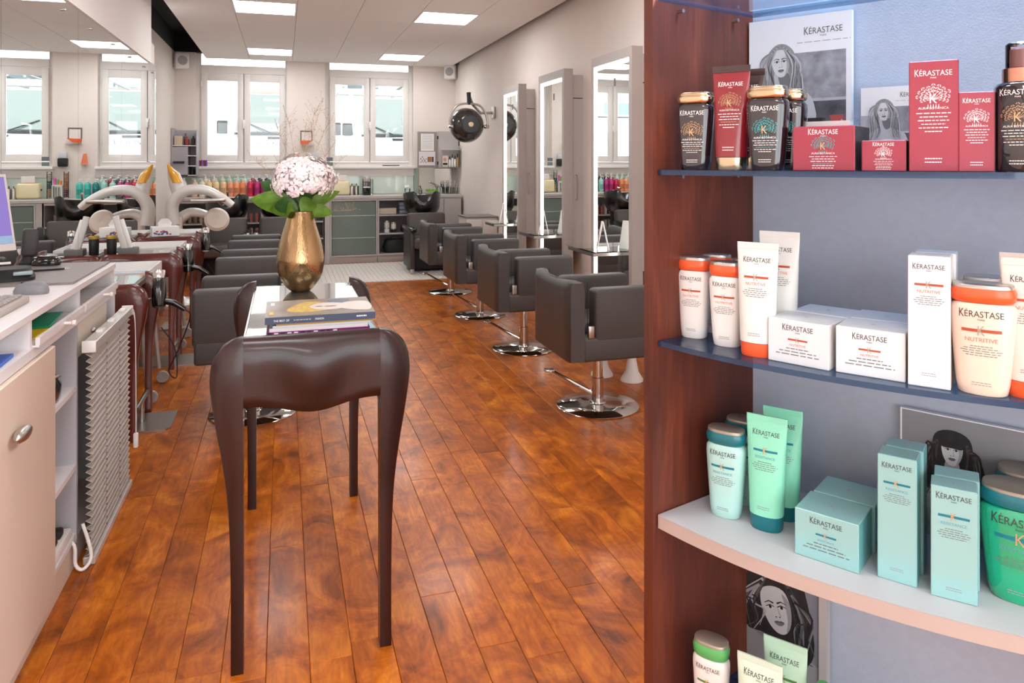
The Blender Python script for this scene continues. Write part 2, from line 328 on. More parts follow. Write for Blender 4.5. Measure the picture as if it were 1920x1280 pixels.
# ================================================================ outdoors
OUTZ = .78
struct(MB().box(-14, 16, 11.9, 45, OUTZ-.1, OUTZ).obj('ground_street', mat('asphalt', (170, 170, 170), .9, noise=.05)))
CARW = mat('car_white', (238, 240, 244), .25, coat=.6); CARG = mat('windscreen_glass', (96, 106, 102), .08, coat=.6); CARB = mat('car_trim_black', (36, 38, 42), .5); LAMPG = mat('headlamp_glass', (205, 210, 216), .1, coat=1)
def van(name, label, loc, rz, box_body):
    t = thing(name, label, 'van', loc, rz)
    w = .93
    side = [(-.0, .35), (.0, .75), (.12, .86), (1.0, 1.2), (1.75, 1.98), (2.0, 2.02), (4.1, 2.02), (4.25, 1.9), (4.25, .35)]
    b = MB(); rings = []
    for x in (-1, -.93, -.7, 0, .7, .93, 1):
        k = 1-.06*(abs(x) > .95); rings.append([(x*w, y+(.12 if abs(x) > .9 else .05 if abs(x) > .6 else 0)*(1 if y < 1.2 else 0), .35+(z-.35)*(k if z > 1 else 1)) for y, z in side])
    b.loft(rings).obj('body', CARW, t, 40)
    MB().add([(-.80, 1.02, 1.225), (.80, 1.02, 1.225), (.68, 1.72, 1.965), (-.68, 1.72, 1.965)], [(0, 1, 2, 3)]).xf(Matrix.Translation((0, -.012, .012))).obj('windscreen', CARG, t)
    MB().box(-.82, .82, .9, 1.0, 1.175, 1.215).obj('cowl', CARB, t)
    for s in (-1, 1):
        MB().tube([(s*.2, .95, 1.22), (s*.6, 1.16, 1.41)], .012, 6).obj('wiper', CARB, t)
        MB().sphere((s*.68, .16, .83), .17, 16, 8, 1, .45, .7).obj('headlamp', LAMPG, t)
        MB().add([(s*.905, 1.25, 1.22), (s*.905, 2.2, 1.22), (s*.88, 2.2, 1.85), (s*.88, 1.8, 1.85)], [(0, 1, 2, 3)]).xf(Matrix.Translation((s*.028, 0, 0))).obj('side_window', CARG, t)
        m_ = MB().rbox(s*1.02-.1, s*1.02+.1, 1.35, 1.43, 1.2, 1.45, .03); m_.obj('wing_mirror', CARB, t)
        for y in (.8, 3.4): MB().lathe([(.2, -.1), (.33, -.1), (.34, 0), (.33, .1), (.2, .1)], 24).xf(Matrix.Translation((s*.8, y, .34)) @ Matrix.Rotation(math.pi/2, 4, 'Y')).obj('wheel', CARB, t)
    MB().rbox(-.5, .5, -.03, .06, .5, .66, .02).obj('grille', CARB, t)
    MB().box(-.25, .25, .72, .82, 1.095, 1.14).obj('bonnet_vent', CARB, t)
    return t
v1 = van('white_van', 'white van with lettering on its bonnet parked outside the left window', (.02, 13.2, OUTZ), .05, False)
pr = Print(); pr.text('SCHWILLER', 0, 0, .95, mat('van_letter_grey', (60, 64, 72), .5), .24, slant=.3)
o = pr.obj('lettering', v1); o.rotation_euler = (-1.2, 0, 0); o.location = (0, .46, 1.015)
van('white_van', 'white van parked outside the right window under the glass canopy', (2.3, 13.5, OUTZ), .05, False)
t = thing('box_truck', 'tall white truck body parked behind the vans', 'truck', (-3.9, 18.4, OUTZ))
MB().rbox(-3.2, 1.9, 0, 2.2, .6, 2.0, .05).obj('cargo_box', CARW, t)
MB().box(-3.2, 1.9, -.01, .02, 1.9, 1.93).obj('roof_rail', CARB, t)
for x in (-2.3, 1.0): MB().lathe([(.2, -.12), (.4, -.12), (.42, 0), (.4, .12), (.2, .12)], 24).xf(Matrix.Translation((x, .15, .42)) @ Matrix.Rotation(math.pi/2, 4, 'X')).obj('wheel', CARB, t)
def facade(label, x0, x1, y, z1, col, wins, floors, band):
    t = thing('building', label, 'building', ((x0+x1)/2, y, OUTZ))
    hw = (x1-x0)/2; MB().box(-hw, hw, 0, 6, 0, z1).obj('wall', mat('facade_%d' % col[0], col, .9, noise=.03, nscale=1), t)
    gl = mat('facade_window_glass', (120, 135, 140), .1, coat=.6); fr = mat('facade_frame', (245, 243, 238), .6)
    for k in range(floors):
        for i in range(wins):
            cx = -hw+(i+.5)*2*hw/wins; z = 1.2+k*3.1
            f = MB().box(cx-.62, cx+.62, -.06, .02, z-.08, z+1.68).obj('window', fr, t); MB().box(cx-.52, cx-.03, -.075, -.05, z, z+1.6).box(cx+.03, cx+.52, -.075, -.05, z, z+1.6).obj('pane', gl, f)
        MB().box(-hw, hw, -.12, .02, 3.0+k*3.1, 3.16+k*3.1).obj('ledge', band, t)
facade('pale cream building with rows of windows across the street', -1, 16, 26, 10, (240, 232, 218), 7, 3, mat('ledge_brown', (176, 156, 146), .8))
facade('plain white building across the street on the left', -16, -2.5, 24, 9, (244, 243, 242), 5, 3, WHITE)
t = thing('glass_canopy', 'grey steel canopy with glass roof beyond the right van', 'canopy', (3.2, 18.6, OUTZ))
CG = mat('canopy_steel', (150, 154, 158), .4, metal=.3)
for x in (-1.6, 1.35): MB().box(x-.07, x+.07, -.07, .07, 0, 2.35).obj('post', CG, t)
MB().box(-1.9, 1.6, -.08, .08, 2.35, 2.5).obj('beam', CG, t); MB().box(-1.9, 1.6, 2.9, 3.1, 2.65, 2.8).obj('beam', CG, t)
for i in range(5): MB().box(-1.8+i*.8, -1.74+i*.8, 0, 3.0, 2.55, 2.62).obj('rafter', CG, t)
for i in range(4): MB().box(-1.74+i*.8, -1.0+i*.8, -.2, 3.1, 2.63, 2.645).obj('roof_pane', GLASS, t)
# ================================================================ salon chairs (local front = +X)
def salon_chair(label, loc, rz, group, lift=0):
    t = thing('salon_chair', label, 'chair', loc, rz, group); z0 = .345+lift
    b = MB().lathe([(.243, 0), (.245, .004), (.24, .009), (.12, .016), (.05, .022), (.046, .03)], 48); b.obj('base', CHROME, t, 50)
    MB().lathe([(.036, .028), (.036, .17), (.031, .172), (.031, z0)], 24).obj('column', CHROME, t)
    MB().tube([(-.03, .01, .075), (-.13, .05, .13), (-.26, .10, .205)], [.012, .010, .009], 8).rbox(-.30, -.24, .08, .125, .198, .214, .006).obj('foot_pedal', CHROME, t)
    # lower shell, from the back corner to the front
    MB().rbox(-.215, .29, -.3, .3, z0, z0+.135, .018, 3).obj('seat_shell', LEATHER, t)
    MB().rbox(-.19, .31, -.19, .19, z0+.12, z0+.2, .03, 3).obj('seat_cushion', LEATHER, t)
    # back: flat outside, scooped inside, dipping a little at mid height line
    n = 14; rings = []
    for i in range(n+1):
        y = -.3+.6*i/n; k = 1-(abs(y)/.3)**2.2; xi = -.195-.055*k; zt = z0+.455-.012*k; e = .014 if i in (0, n) else 0
        rings.append([(-.305+e, y, z0+.012), (-.29, y, z0+e*.5), (-.21, y, z0+e*.5), (xi-e, y, z0+.1), (xi-e, y, zt-.05), (xi-.012-e, y, zt-.012), (xi-.035, y, zt-e), (-.275, y, zt-e), (-.298+e, y, zt-.012), (-.305+e, y, zt-.05)])
    MB().loft(rings).obj('backrest', LEATHER, t, 60)
    for s in (-1, 1):
        MB().rbox(-.145, .3, s*.245-.055, s*.245+.055, z0+.1, z0+.4, .022, 3).obj('armrest', LEATHER, t)
        MB().tube([(-.195, s*.303, z0+.14), (-.195, s*.303, z0+.44)], .0022, 5).obj('seam', BLK, t)
        MB().rbox(-.185, -.15, s*.29-.008, s*.29+.006, z0+.132, z0+.2, .004).obj('slot_bracket', STEEL, t)
    return t
CX = 1.795
for y, l in ((4.05, 'grey cube salon chair nearest the product display, on a round chrome base'), (5.467, 'second grey cube salon chair from the product display, right row'), (6.795, 'third grey cube salon chair from the product display, right row'), (8.104, 'farthest grey cube salon chair of the right row, beside the wash chair')):
    salon_chair(l, (CX, y, .001), 0, 'grey salon chairs in the right row')
for y, l in ((4.53, 'grey salon chair facing the left mirror, just behind the console table'), (5.93, 'middle grey salon chair facing the left mirror'), (7.15, 'far grey salon chair facing the left mirror, before the wash chairs')):
    salon_chair(l, (-.165, y, .001), math.pi, 'grey salon chairs facing the left mirror', .02)
# white conical feet seen under the nearest chair
t = thing('foot_stool', 'white stool with round conical feet half hidden behind the nearest grey chair', 'stool', (2.17, 4.55, 0))
for x, y in ((-.09, .07), (.05, -.1)): MB().lathe([(.075, 0), (.075, .012), (.045, .06), (.03, .14), (.025, .2)], 24, (x, y, 0)).obj('foot', WHITE, t)
MB().rbox(-.17, .15, -.18, .15, .2, .25, .03, 3).obj('seat', WHITE, t)
# ================================================================ console table with sculpted ends
def leg_mesh(s, xin, h, thick):
    # outer profile measured outwards from the straight inner edge, at heights 0..1
    P = smooth_pts([(.034, 0), (.034, .22), (.036, .38), (.043, .52), (.057, .64), (.075, .75), (.088, .84), (.09, .89), (.082, .94), (.06, .975), (.03, .995), (0, 1.0)], 4)
    rings = []
    for dx, z in P:
        f = max(0, (z-.5)/.5); hy = thick/2*(1+.55*math.sin(min(1, f*1.15)*math.pi/2)); hy *= math.sqrt(1-.82*max(0, (z-.84)/.16)**2.4); x1 = xin+s*max(dx, .0015); rr = min(.004+.034*f*f, abs(x1-xin)*.45)
        ring = [(xin, -hy, z*h), (x1-s*rr, -hy, z*h), (x1-s*rr*.3, -hy+rr*.35, z*h), (x1, -hy+rr, z*h), (x1, hy-rr, z*h), (x1-s*rr*.3, hy-rr*.35, z*h), (x1-s*rr, hy, z*h), (xin, hy, z*h)]
        rings.append(ring)
    return MB().loft(rings)
def end_frame(t, xl, xr, y, h, wd, face, low=0):
    for s, x in ((-1, xl), (1, xr)):
        leg_mesh(s, x, h, .05).obj('leg', wd, t, 50, loc=(0, y, 0))
    n, k = 24, 16; rings = []
    for i in range(n+1):
        u = i/n; x = xl+(xr-xl)*u; bel = math.sin(math.pi*u)
        zb = h*(.795-.03*bel**3); zt = h*.999-low; ring = []
        for j in range(k+1):
            q = j/k; z = zb+(zt-zb)*q
            out = .038+.016*bel*math.sin(math.pi*min(1, (1-q)*1.15))-.010*math.sin(2*math.pi*u)**2*math.sin(math.pi*min(1, q*1.1))
            rnd = math.sqrt(max(.02, 1-max(0, (q-.55)/.45)**2.6*.96))-max(0, (.1-q)/.1)*.25
            ring.append((x, face*out*rnd, z))
        ring += [(x, -face*.03, zt-.004), (x, -face*.034, zb+.01)]
        rings.append(ring)
    MB().loft(rings).obj('apron', wd, t, 60, loc=(0, y, 0))
BLKMIR = mat('smoked_mirror_glass', (.09, .10, .10), .02, spec=1, coat=1)
def console(label, x0, x1, y0, y1, h, wd, topm, name='console_table', group=None, rail=True):
    t = thing(name, label, 'table', ((x0+x1)/2, y0, 0), group=group); hw = (x1-x0)/2; L = y1-y0
    end_frame(t, -hw, hw, 0, h, wd, -1); end_frame(t, -hw, hw, L, h, wd, 1, .036)
    MB().rbox(-hw, hw, .03, L-.03, h-.03, h-.018, .002, 1).obj('glass_top', topm, t)
    for s in (-1, 1): MB().box(s*hw-.008, s*hw+.008, .03, L-.03, h-.06, h-.031).obj('rail', STEEL, t)
    return t
console('dark mahogany console table with sculpted apron and black glass top, in the foreground', -.108, .277, 2.245, 3.285, .95, MAHOG, BLKMIR)
# books stacked on it
TZ = .9325
def book(label, x0, x1, y0, y1, z0, z1, cover, pages, spine=None, cat='book', rz=0):
    t = thing('book', label, cat, ((x0+x1)/2, (y0+y1)/2, z0), rz, 'books on the console table'); hw, hd, hh = (x1-x0)/2, (y1-y0)/2, z1-z0; c = min(.003, hh*.2)
    MB().box(-hw, hw, -hd, hd, 0, c).box(-hw, hw, -hd, hd, hh-c, hh).box(-hw, hw, -hd, -hd+.003, c, hh-c).obj('cover', cover, t)
    MB().box(-hw+.004, hw-.004, -hd+.003, hd-.004, c, hh-c).obj('page_block', pages, t)
    return t, hw, hd, hh
PAGE = mat('paper_pages', (232, 226, 214), .8); WTX = mat('print_white', (235, 235, 235), .6); GTX = mat('print_gold', (205, 168, 92), .4)
y0, y1 = 2.305, 2.56
bk, hw, hd, hh = book('thin magazine with purple and black spine at the bottom of the stack', -.048, .255, y0-.005, y1, TZ, TZ+.013, mat('magazine_purple', (122, 34, 108), .3), PAGE)
pr = Print(lambda x, z: -hd); rr = random.Random(3); x = -.27*.55
while x < .06: pr.rect(x, x+.012, .002, .011, BLK if rr.random() < .5 else WTX); x += .019
pr.obj('spine_print', bk)
book('white paperback second from the bottom of the stack', -.04, .25, y0, y1, TZ+.013, TZ+.023, mat('cover_white', (226, 224, 222), .4), PAGE)
book('pale grey magazine in the middle of the book stack', -.03, .258, y0+.004, y1, TZ+.023, TZ+.030, mat('cover_pale', (205, 205, 208), .4), PAGE)
book('ochre magazine just under the top book of the stack', -.02, .275, y0+.002, y1, TZ+.030, TZ+.037, mat('cover_ochre', (196, 146, 62), .4), PAGE)
bk, hw, hd, hh = book('large top book with dark blue spine and a portrait on its grey cover', -.052, .272, y0-.008, y1+.01, TZ+.037, TZ+.057, mat('cover_navy', (44, 58, 84), .35), PAGE)
pr = Print(lambda x, z: -hd); pr.text('THE BEST OF', -.115, .01, .045, WTX, .006); pr.dashes(-.055, .01, .05, .003, mat('print_grey', (150, 155, 160), .6), 1); pr.text('FASHION', -.005, .01, .025, WTX, .006); pr.dashes(.12, .011, .03, .004, WTX, 2); pr.obj('spine_print', bk)
COVG = mat('cover_grey', (142, 132, 122), .35, noise=.1, nscale=18); SKINP = mat('cover_portrait_pale', (226, 214, 208), .35, noise=.05, nscale=25); YEL = mat('cover_yellow_hair', (206, 176, 92), .4, noise=.25, nscale=60)
pr = Print(); pr.rect(-hw, hw, -hd+.004, hd, COVG); pr.poly(smooth_pts([(-.1, -.03), (-.04, .09), (.03, .05), (.02, -.06), (-.06, -.08)], 5, True), YEL, .0003)
pr.ell(.03, .0, .06, .06, SKINP, .0006); pr.poly(smooth_pts([(.07, -.05), (.15, -.09), (.155, .05), (.08, .05)], 5, True), SKINP, .0005); pr.rect(.03, .1, .06, .11, mat('cover_blue', (112, 124, 150), .4), .0007)
pr.ell(.035, -.005, .02, .008, mat('cover_lips', (140, 90, 84), .4), .0009); pr.ell(0, .0, .012, .005, BLK, .0009); pr.rect(-.148, -.136, .05, .1, WTX, .0008); pr.rect(-.15, -.138, -.1, -.05, mat('cover_tag_yellow', (222, 190, 90), .5), .0008)
o = pr.obj('cover_print', bk); o.rotation_euler = (-math.pi/2, 0, 0); o.location = (0, 0, hh)
# vase
VX, VY = .067, 3.10
GOLD = mat('hammered_gold', (178, 148, 108), .17, metal=1, bump=.14, bscale=170, noise=.35, nscale=7, stretch=(1.2, 1.2, .5))
prof = smooth_pts([(.036, 0), (.058, .02), (.082, .06), (.0935, .11), (.0915, .15), (.078, .21), (.060, .27), (.048, .315), (.0445, .322)], 5)
v = thing('vase', 'hammered gold teardrop vase standing on the black glass console top', 'vase', (VX, VY, TZ))
MB().lathe(prof+[(.041, .322), (.05, .26), (.07, .2)], 40, cap1=True).obj('body', GOLD, v, 60)
# hydrangea
hy = thing('hydrangea', 'pale pink hydrangea head with broad green leaves in the gold vase', 'flower', (VX, VY, TZ+.30))
PET = [mat('petal_%d' % i, c, .6) for i, c in enumerate(((252, 246, 244), (250, 236, 236), (244, 226, 230), (254, 250, 248)))]
LEAF = mat('leaf_green', (96, 134, 42), .45, noise=.3, nscale=30); LEAFD = mat('leaf_dark_green', (58, 98, 44), .45, noise=.3, nscale=30); STEMG = mat('stem_green', (98, 120, 50), .6)
for k in range(4):
    fm = MB(); rr = random.Random(20+k)
    for i in range(85):
        a = rr.uniform(0, 2*math.pi); ct = rr.uniform(-.45, 1); st = math.sqrt(1-ct*ct); lump = (1+.1*math.sin(3*a+1)+.08*math.sin(7*ct+a))*rr.uniform(.93, 1.07)
        nrm = Vector((st*math.cos(a), st*math.sin(a), ct)); p = Vector((nrm.x*.118*lump, nrm.y*.10*lump, nrm.z*.098*lump))+Vector((.008, 0, .145))
        q = nrm.to_track_quat('Z', 'Y'); r0 = rr.uniform(0, 6)
        for j in range(4):
            b = r0+j*math.pi/2; R = rr.uniform(.019, .026); pts = [(0, 0, .001), (R*.55*math.cos(b-.55), R*.55*math.sin(b-.55), .003), (R*math.cos(b-.3), R*math.sin(b-.3), -.001), (R*math.cos(b+.3), R*math.sin(b+.3), -.001), (R*.55*math.cos(b+.55), R*.55*math.sin(b+.55), .003)]
            fm.add([tuple(p+q @ Vector(x)) for x in pts], [(0, 1, 2, 3, 4)])
    fo = fm.obj('floret_cluster', PET[k], hy, 0, flat=True); fo['kind'] = 'stuff'
MB().sphere((.008, 0, .145), .07, 16, 10, 1.15, 1, .95).obj('flower_core', PET[1], hy)
def leaf(base, tip, w, m, droop=.02):
    B, T = Vector(base), Vector(tip); d = T-B; side = d.cross(Vector((0, 1, .25))).normalized() if abs(d.normalized().y) < .9 else Vector((1, 0, 0)); nrm = side.cross(d).normalized(); vs = []; n = 8
    for i in range(n+1):
        t_ = i/n; wv = w*math.sin(math.pi*t_**.85)**.75 if 0 < i < n else .001; c0 = B+d*t_+nrm*(droop*math.sin(math.pi*t_))
        vs += [tuple(c0-side*wv+nrm*wv*.25), tuple(c0), tuple(c0+side*wv+nrm*wv*.25)]
    fs = []
    for i in range(n): a = i*3; fs += [(a, a+1, a+4, a+3), (a+1, a+2, a+5, a+4)]
    MB().add(vs, fs).obj('leaf', m, hy, 60)
for b_, t_, w_, m_ in (((-.01, -.01, .03), (-.19, -.03, .075), .048, LEAF), ((-.02, 0, .05), (-.155, .03, .14), .05, LEAFD), ((-.01, -.03, .03), (-.10, -.07, .05), .034, LEAFD), ((.0, -.03, .02), (.05, -.075, .065), .036, LEAF), ((.02, -.01, .02), (.125, -.03, .012), .03, LEAF), ((.02, 0, .03), (.155, .0, .10), .028, LEAF), ((0, 0, .03), (-.12, -.02, .03), .04, LEAF), ((.01, -.02, .03), (.02, -.08, .10), .03, LEAFD), ((0, .02, .03), (.09, .05, .09), .04, LEAFD), ((-.01, -.02, .02), (-.055, -.075, .02), .035, LEAF)):
    leaf(b_, t_, w_, m_)
MB().tube([(0, 0, -.2), (0, 0, 0), (.005, 0, .1)], .006, 8).obj('stem', STEMG, hy)
gr = thing('dried_grass', 'airy dried grass sprays rising behind the hydrangea in the gold vase', 'dried grass', (VX, VY+.012, TZ+.30)); GRS = mat('dry_grass', (176, 148, 118), .8)
rr = random.Random(5)
for tx, tz in ((-.14, .30), (-.09, .36), (-.05, .40), (.02, .36), (.06, .44), (.09, .48), (.12, .40), (.16, .33), (-.17, .22), (.20, .26), (.21, .02)):
    g = MB(); P = smooth_pts([(0, .01, -.1), (tx*.25, .02, tz*.4), (tx*.7, .03, tz*.8), (tx, .03, tz)], 5); g.tube(P, .0008, 4)
    for i in range(26):
        q = Vector(P[rr.randint(8, len(P)-1)]); e = q+Vector((rr.uniform(-.035, .035), rr.uniform(-.02, .02), rr.uniform(.0, .05))); g.tube([q, (q+e)/2+Vector((0, 0, -.004)), e], .0004, 3); g.sphere(e, .0017, 5, 3)
    g.obj('spray', GRS, gr)
# ================================================================ styling tables at the left mirror
SG = mat('station_glass', (150, 160, 160), .05, spec=.8, coat=.6)
WPL = mat('white_plastic', (236, 233, 229), .35); CREAM = mat('cream_paint', (222, 212, 200), .5)
def dryer(label, loc, rz, tilt):
    t = thing('hair_dryer', label, 'hair dryer', loc, rz, 'hair dryers in table holders')
    R = Matrix.Rotation(tilt, 4, 'X')
    MB().lathe([(.03, -.1), (.036, -.095), (.038, -.03), (.034, .03), (.028, .065), (.03, .075)], 20).xf(R).obj('barrel', BLKGLOSS, t)
    MB().lathe([(.031, .06), (.034, .085), (.033, .105), (.026, .105), (.026, .08)], 20, cap0=False, cap1=False).xf(R).obj('nozzle', CHROME, t)
    MB().tube([(.01, -.02, -.06), (.075, -.03, -.075), (.135, -.045, -.115)], [.018, .017, .013], 12).obj('handle', BLKGLOSS, t)
    MB().tube(smooth_pts([(.135, -.045, -.115), (.16, -.05, -.16), (.1, -.02, -.34), (.05, 0, -.46), (.09, .0, -.5), (.08, .02, -.34), (.01, .03, -.22)], 6), .0035, 6).obj('cord', BLK, t)
    MB().lathe([(.041, -.055), (.045, -.055), (.045, -.045), (.041, -.045), (.041, -.055)], 20, cap0=False, cap1=False).tube([(-.04, 0, -.05), (-.1, 0, -.05)], .005, 6).obj('holder_ring', STEEL, t)
    return t
ST = ((4.245, 4.725), (5.65, 6.04), (6.86, 7.335)); SN = ('nearest', 'middle', 'farthest')
for i, (a, b) in enumerate(ST):
    console(SN[i]+' red-brown styling table with sculpted legs along the left mirror', -1.14, -.765, a, b, .82, REDWOOD, SG, 'styling_table', 'red-brown styling tables')
    p = ((-.665, 4.53, .74), (-.665, 5.86, .75), (-.66, 7.1, .76))[i]
    dryer('black hair dryer hanging on the %s styling table' % SN[i], p, .1, (-.35, -.15, -.3)[i])
    y = (a+b)/2; f = thing('footrest', 'steel footrest plate with angled bar at the %s styling table' % SN[i], 'footrest', (-.72, y+.03, 0), group='steel footrests')
    MB().prism([(-.3, -.16), (.11, -.16), (.135, -.13), (.135, .15), (-.3, .15)], 'z', 0, .012).obj('plate', STEEL, f)
    MB().cyl((-.03, .0, 0), .013, .012, .13, 12).obj('post', STEEL, f); MB().tube([(-.03, -.17, .13), (-.03, .17, .13)], .014, 12).obj('bar', STEEL, f)
# trolleys between the tables
for i, (a, b) in enumerate(((4.82, 5.36), (6.18, 6.68), (7.42, 7.86))):
    t = thing('salon_trolley', 'white tray trolley on casters beyond the %s styling table' % SN[i], 'trolley', (-.97, (a+b)/2, 0), group='white tray trolleys'); hd = (b-a)/2; hw = .2; z = .80
    MB().box(-hw, hw, -hd, -hd+.012, z-.06, z).box(-hw, hw, hd-.012, hd, z-.06, z).box(-hw, -hw+.012, -hd+.012, hd-.012, z-.06, z).box(hw-.012, hw, -hd+.012, hd-.012, z-.06, z).box(-hw, hw, -hd, hd, z-.075, z-.06).obj('tray', WPL, t)
    MB().rbox(-hw+.02, hw-.015, -hd+.03, hd-.03, z-.35, z-.08, .02).obj('body', CREAM, t)
    MB().box(-.12, .12, -hd+.05, hd-.08, z-.058, z-.05).obj('tray_liner', mat('blue_grey_liner', (170, 190, 205), .3), t)
    for sx in (-1, 1):
        for sy in (-1, 1):
            lg = MB().tube([(sx*.16, sy*(hd-.06), z-.34), (sx*.19, sy*(hd-.05), .1)], .013, 10).obj('leg', mat('grey_tube', (176, 174, 172), .35, metal=.4), t)
            MB().lathe([(.012, -.012), (.036, -.014), (.04, 0), (.036, .014), (.012, .012)], 20).xf(Matrix.Translation((sx*.19+.02, sy*(hd-.05)+.01, .041)) @ Matrix.Rotation(math.pi/2, 4, 'X')).obj('caster', mat('caster_grey', (165, 158, 154), .5), t)
# things on the middle table: flat-iron stand and pots
t = thing('iron_stand', 'grey block stand holding two pale flat irons on the middle styling table', 'stand', (-1.03, 5.70, .805)); GB = mat('stand_grey', (104, 102, 100), .6)
MB().rbox(-.06, .06, -.05, .05, 0, .055, .008).obj('block', GB, t)
MB().rbox(-.016, .016, -.012, .012, 0, .21, .006).xf(Matrix.Translation((.012, 0, .05)) @ Matrix.Rotation(-.28, 4, 'Y')).obj('flat_iron', WPL, t)
MB().rbox(-.02, .02, -.012, .012, 0, .28, .006).xf(Matrix.Translation((.05, -.03, .02)) @ Matrix.Rotation(-.25, 4, 'Y') @ Matrix.Translation((-.06, 0, 0))).obj('flat_iron', mat('iron_pale', (206, 202, 196), .35), t)
t = thing('comb_pot', 'black pot with yellow rim standing on the middle styling table', 'pot', (-1.14, 5.72, .805))
MB().lathe([(.026, 0), (.03, .01), (.033, .12), (.03, .125)], 20).obj('pot', BLK, t); MB().lathe([(.0335, .118), (.0345, .122), (.0345, .136), (.03, .138), (.028, .12)], 20).obj('rim', mat('rim_yellow', (196, 156, 52), .4), t)
# tissue box and bits on the far table
t = thing('tissue_box', 'white tissue box with red and blue print on the farthest styling table', 'tissue box', (-1.0, 7.12, .805), .3)
MB().rbox(-.11, .11, -.06, .06, 0, .085, .005).obj('carton', WPL, t); MB().loft([sell(.05, .02, .084, 12), sell(.06, .012, .11, 12), sell(.03, .03, .15, 12)]).obj('tissue', WHITE, t)
pr = Print(lambda x, z: -.06); rr = random.Random(9)
for i in range(16): pr.ell(rr.uniform(-.09, .05), rr.uniform(.015, .05), .012, .007, (mat('print_blue', (70, 100, 170), .5), mat('print_red', (190, 60, 60), .5))[i % 2], 0, 8)
pr.obj('box_print', t)
# ================================================================ hair processor with curved arms by the end of the mirror
t = thing('hair_processor', 'white hair processor with curved wing arms and round lamps beside the mirror end', 'hair processor', (-1.02, 8.22, 0))
WG = mat('processor_white', (222, 216, 210), .3, coat=.3)
MB().lathe([(.28, 0), (.28, .03), (.08, .06), (.035, .09), (.035, .9)], 28).obj('stand', WG, t)
def wing(pts, w, th):
    P = [Vector(p) for p in smooth_pts(pts, 5)]; rings = []
    for i, p in enumerate(P):
        q = (P[min(i+1, len(P)-1)]-P[max(i-1, 0)]).normalized(); n_ = Vector((0, 1, 0)); u_ = q.cross(n_).normalized(); k = i/(len(P)-1); ww = w[0]+(w[1]-w[0])*k; tt = th*(1-.5*k)
        rings.append([tuple(p+n_*ww*math.cos(a)+u_*tt*math.sin(a)) for a in [2*math.pi*j/14 for j in range(14)]])
    return MB().loft(rings)
wing([(-.05, 0, .82), (-.06, -.02, 1.02), (.06, -.05, 1.16), (.25, -.08, 1.17), (.42, -.1, 1.09), (.52, -.1, 1.01)], (.10, .07), .07).obj('arm', WG, t, 60)
wing([(-.02, .1, .86), (.1, .12, .93), (.26, .12, .90), (.34, .12, .82)], (.09, .09), .06).obj('arm', WG, t, 60)
MB().lathe([(.0, -.03), (.1, -.028), (.125, 0), (.1, .03), (.04, .035), (.0, .02)], 28).xf(Matrix.Translation((.36, .02, .86)) @ Matrix.Rotation(1.25, 4, 'X') @ Matrix.Rotation(.2, 4, 'Y')).obj('round_lamp', mat('lamp_cream', (226, 212, 200), .4), t)
MB().rbox(.12, .46, -.2, -.13, 1.05, 1.09, .015, 3).obj('lamp_tray', STEEL, t)
MB().loft([sell(.015, .03, .98, 12, 2, -.03), sell(.05, .07, 1.1, 12, 2, -.01), sell(.075, .08, 1.22, 12, 2, -.02), sell(.06, .06, 1.34, 12, 2, -.05), sell(.01, .015, 1.42, 12, 2, -.10)]).obj('hood_fin', WG, t, 60)
MB().loft([sell(.052, .063, 1.245, 12, 2, -.015, -.028), sell(.05, .055, 1.33, 12, 2, -.045, -.025), sell(.012, .02, 1.43, 12, 2, -.1, -.01)]).obj('yellow_cover', mat('amber_plastic', (226, 160, 40), .25, coat=.4), t, 60)
# ================================================================ lit mirrors on the right wall
MIRMK = mat('mirror_mark', (120, 120, 118), .5)
def mirror_station(y0, y1, label, blabel):
    t = thing('lit_mirror', label, 'mirror', (2.40, y0, 0), group='tall lit mirrors on the right wall'); L = y1-y0; zt, zb = 2.295, .42; fr = .05
    MB().box(0, .088, 0, fr, zb, zt).box(0, .088, L-fr, L, zb, zt).box(0, .088, fr, L-fr, zt-.075, zt).box(0, .088, fr, L-fr, zb, zb+.05).box(.03, .088, fr, L-fr, zb+.05, zt-.075).obj('frame', TAUPE, t)
    MB().box(.018, .026, fr+.028, L-fr-.028, zb+.05, zt-.105).obj('mirror_glass', MIRROR, t)
    MB().box(.014, .028, fr, fr+.028, zb+.05, zt-.075).box(.014, .028, L-fr-.028, L-fr, zb+.05, zt-.075).box(.014, .028, fr+.028, L-fr-.028, zt-.105, zt-.075).obj('light_strip', LED, t)
    MB().box(.016, .018, L*.42, L*.42+.03, zt-.26, zt-.2).obj('mirror_mark', MIRMK, t)
    c = MB().box(.09, .196, .03, L-.03, .66, 2.03).obj('cabinet', LTAUPE, t); MB().box(.09, .196, .03, L-.03, 2.037, 2.245).obj('cabinet_top', LTAUPE, t)
    MB().tube([(.13, .03, 1.12), (.13, .0, 1.12), (.13, .0, 1.34), (.13, .03, 1.34)], .006, 8).obj('handle', STEEL, c)
    s = MB().rbox(-.215, .018, .2, L-.03, .755, .785, .003, 1).obj('ledge', STEEL, t); MB().box(-.225, .018, .16, L+.0, .786, .794).obj('glass_plate', GLASS, s)
    f = thing('brochure_stand', blabel, 'brochure', (2.31, y0+L*.42, .794), -.35, 'folded brochures on the mirror ledges')
    PHO = mat('brochure_photo', (190, 160, 140), .5, noise=.4, nscale=30)
    for sgn in (-1, 1):
        M_ = Matrix.Translation((sgn*.045, 0, 0)) @ Matrix.Rotation(-sgn*.2, 4, 'Y')
        pnl = MB().box(-.003, .003, -.055, .055, 0, .215).xf(M_).obj('panel', WHITE, f)
        if sgn < 0: MB().add([(-.0036, -.045, .02), (-.0036, .045, .02), (-.0036, .045, .12), (-.0036, -.045, .12)], [(0, 1, 2, 3)]).xf(M_).obj('photo', PHO, pnl)
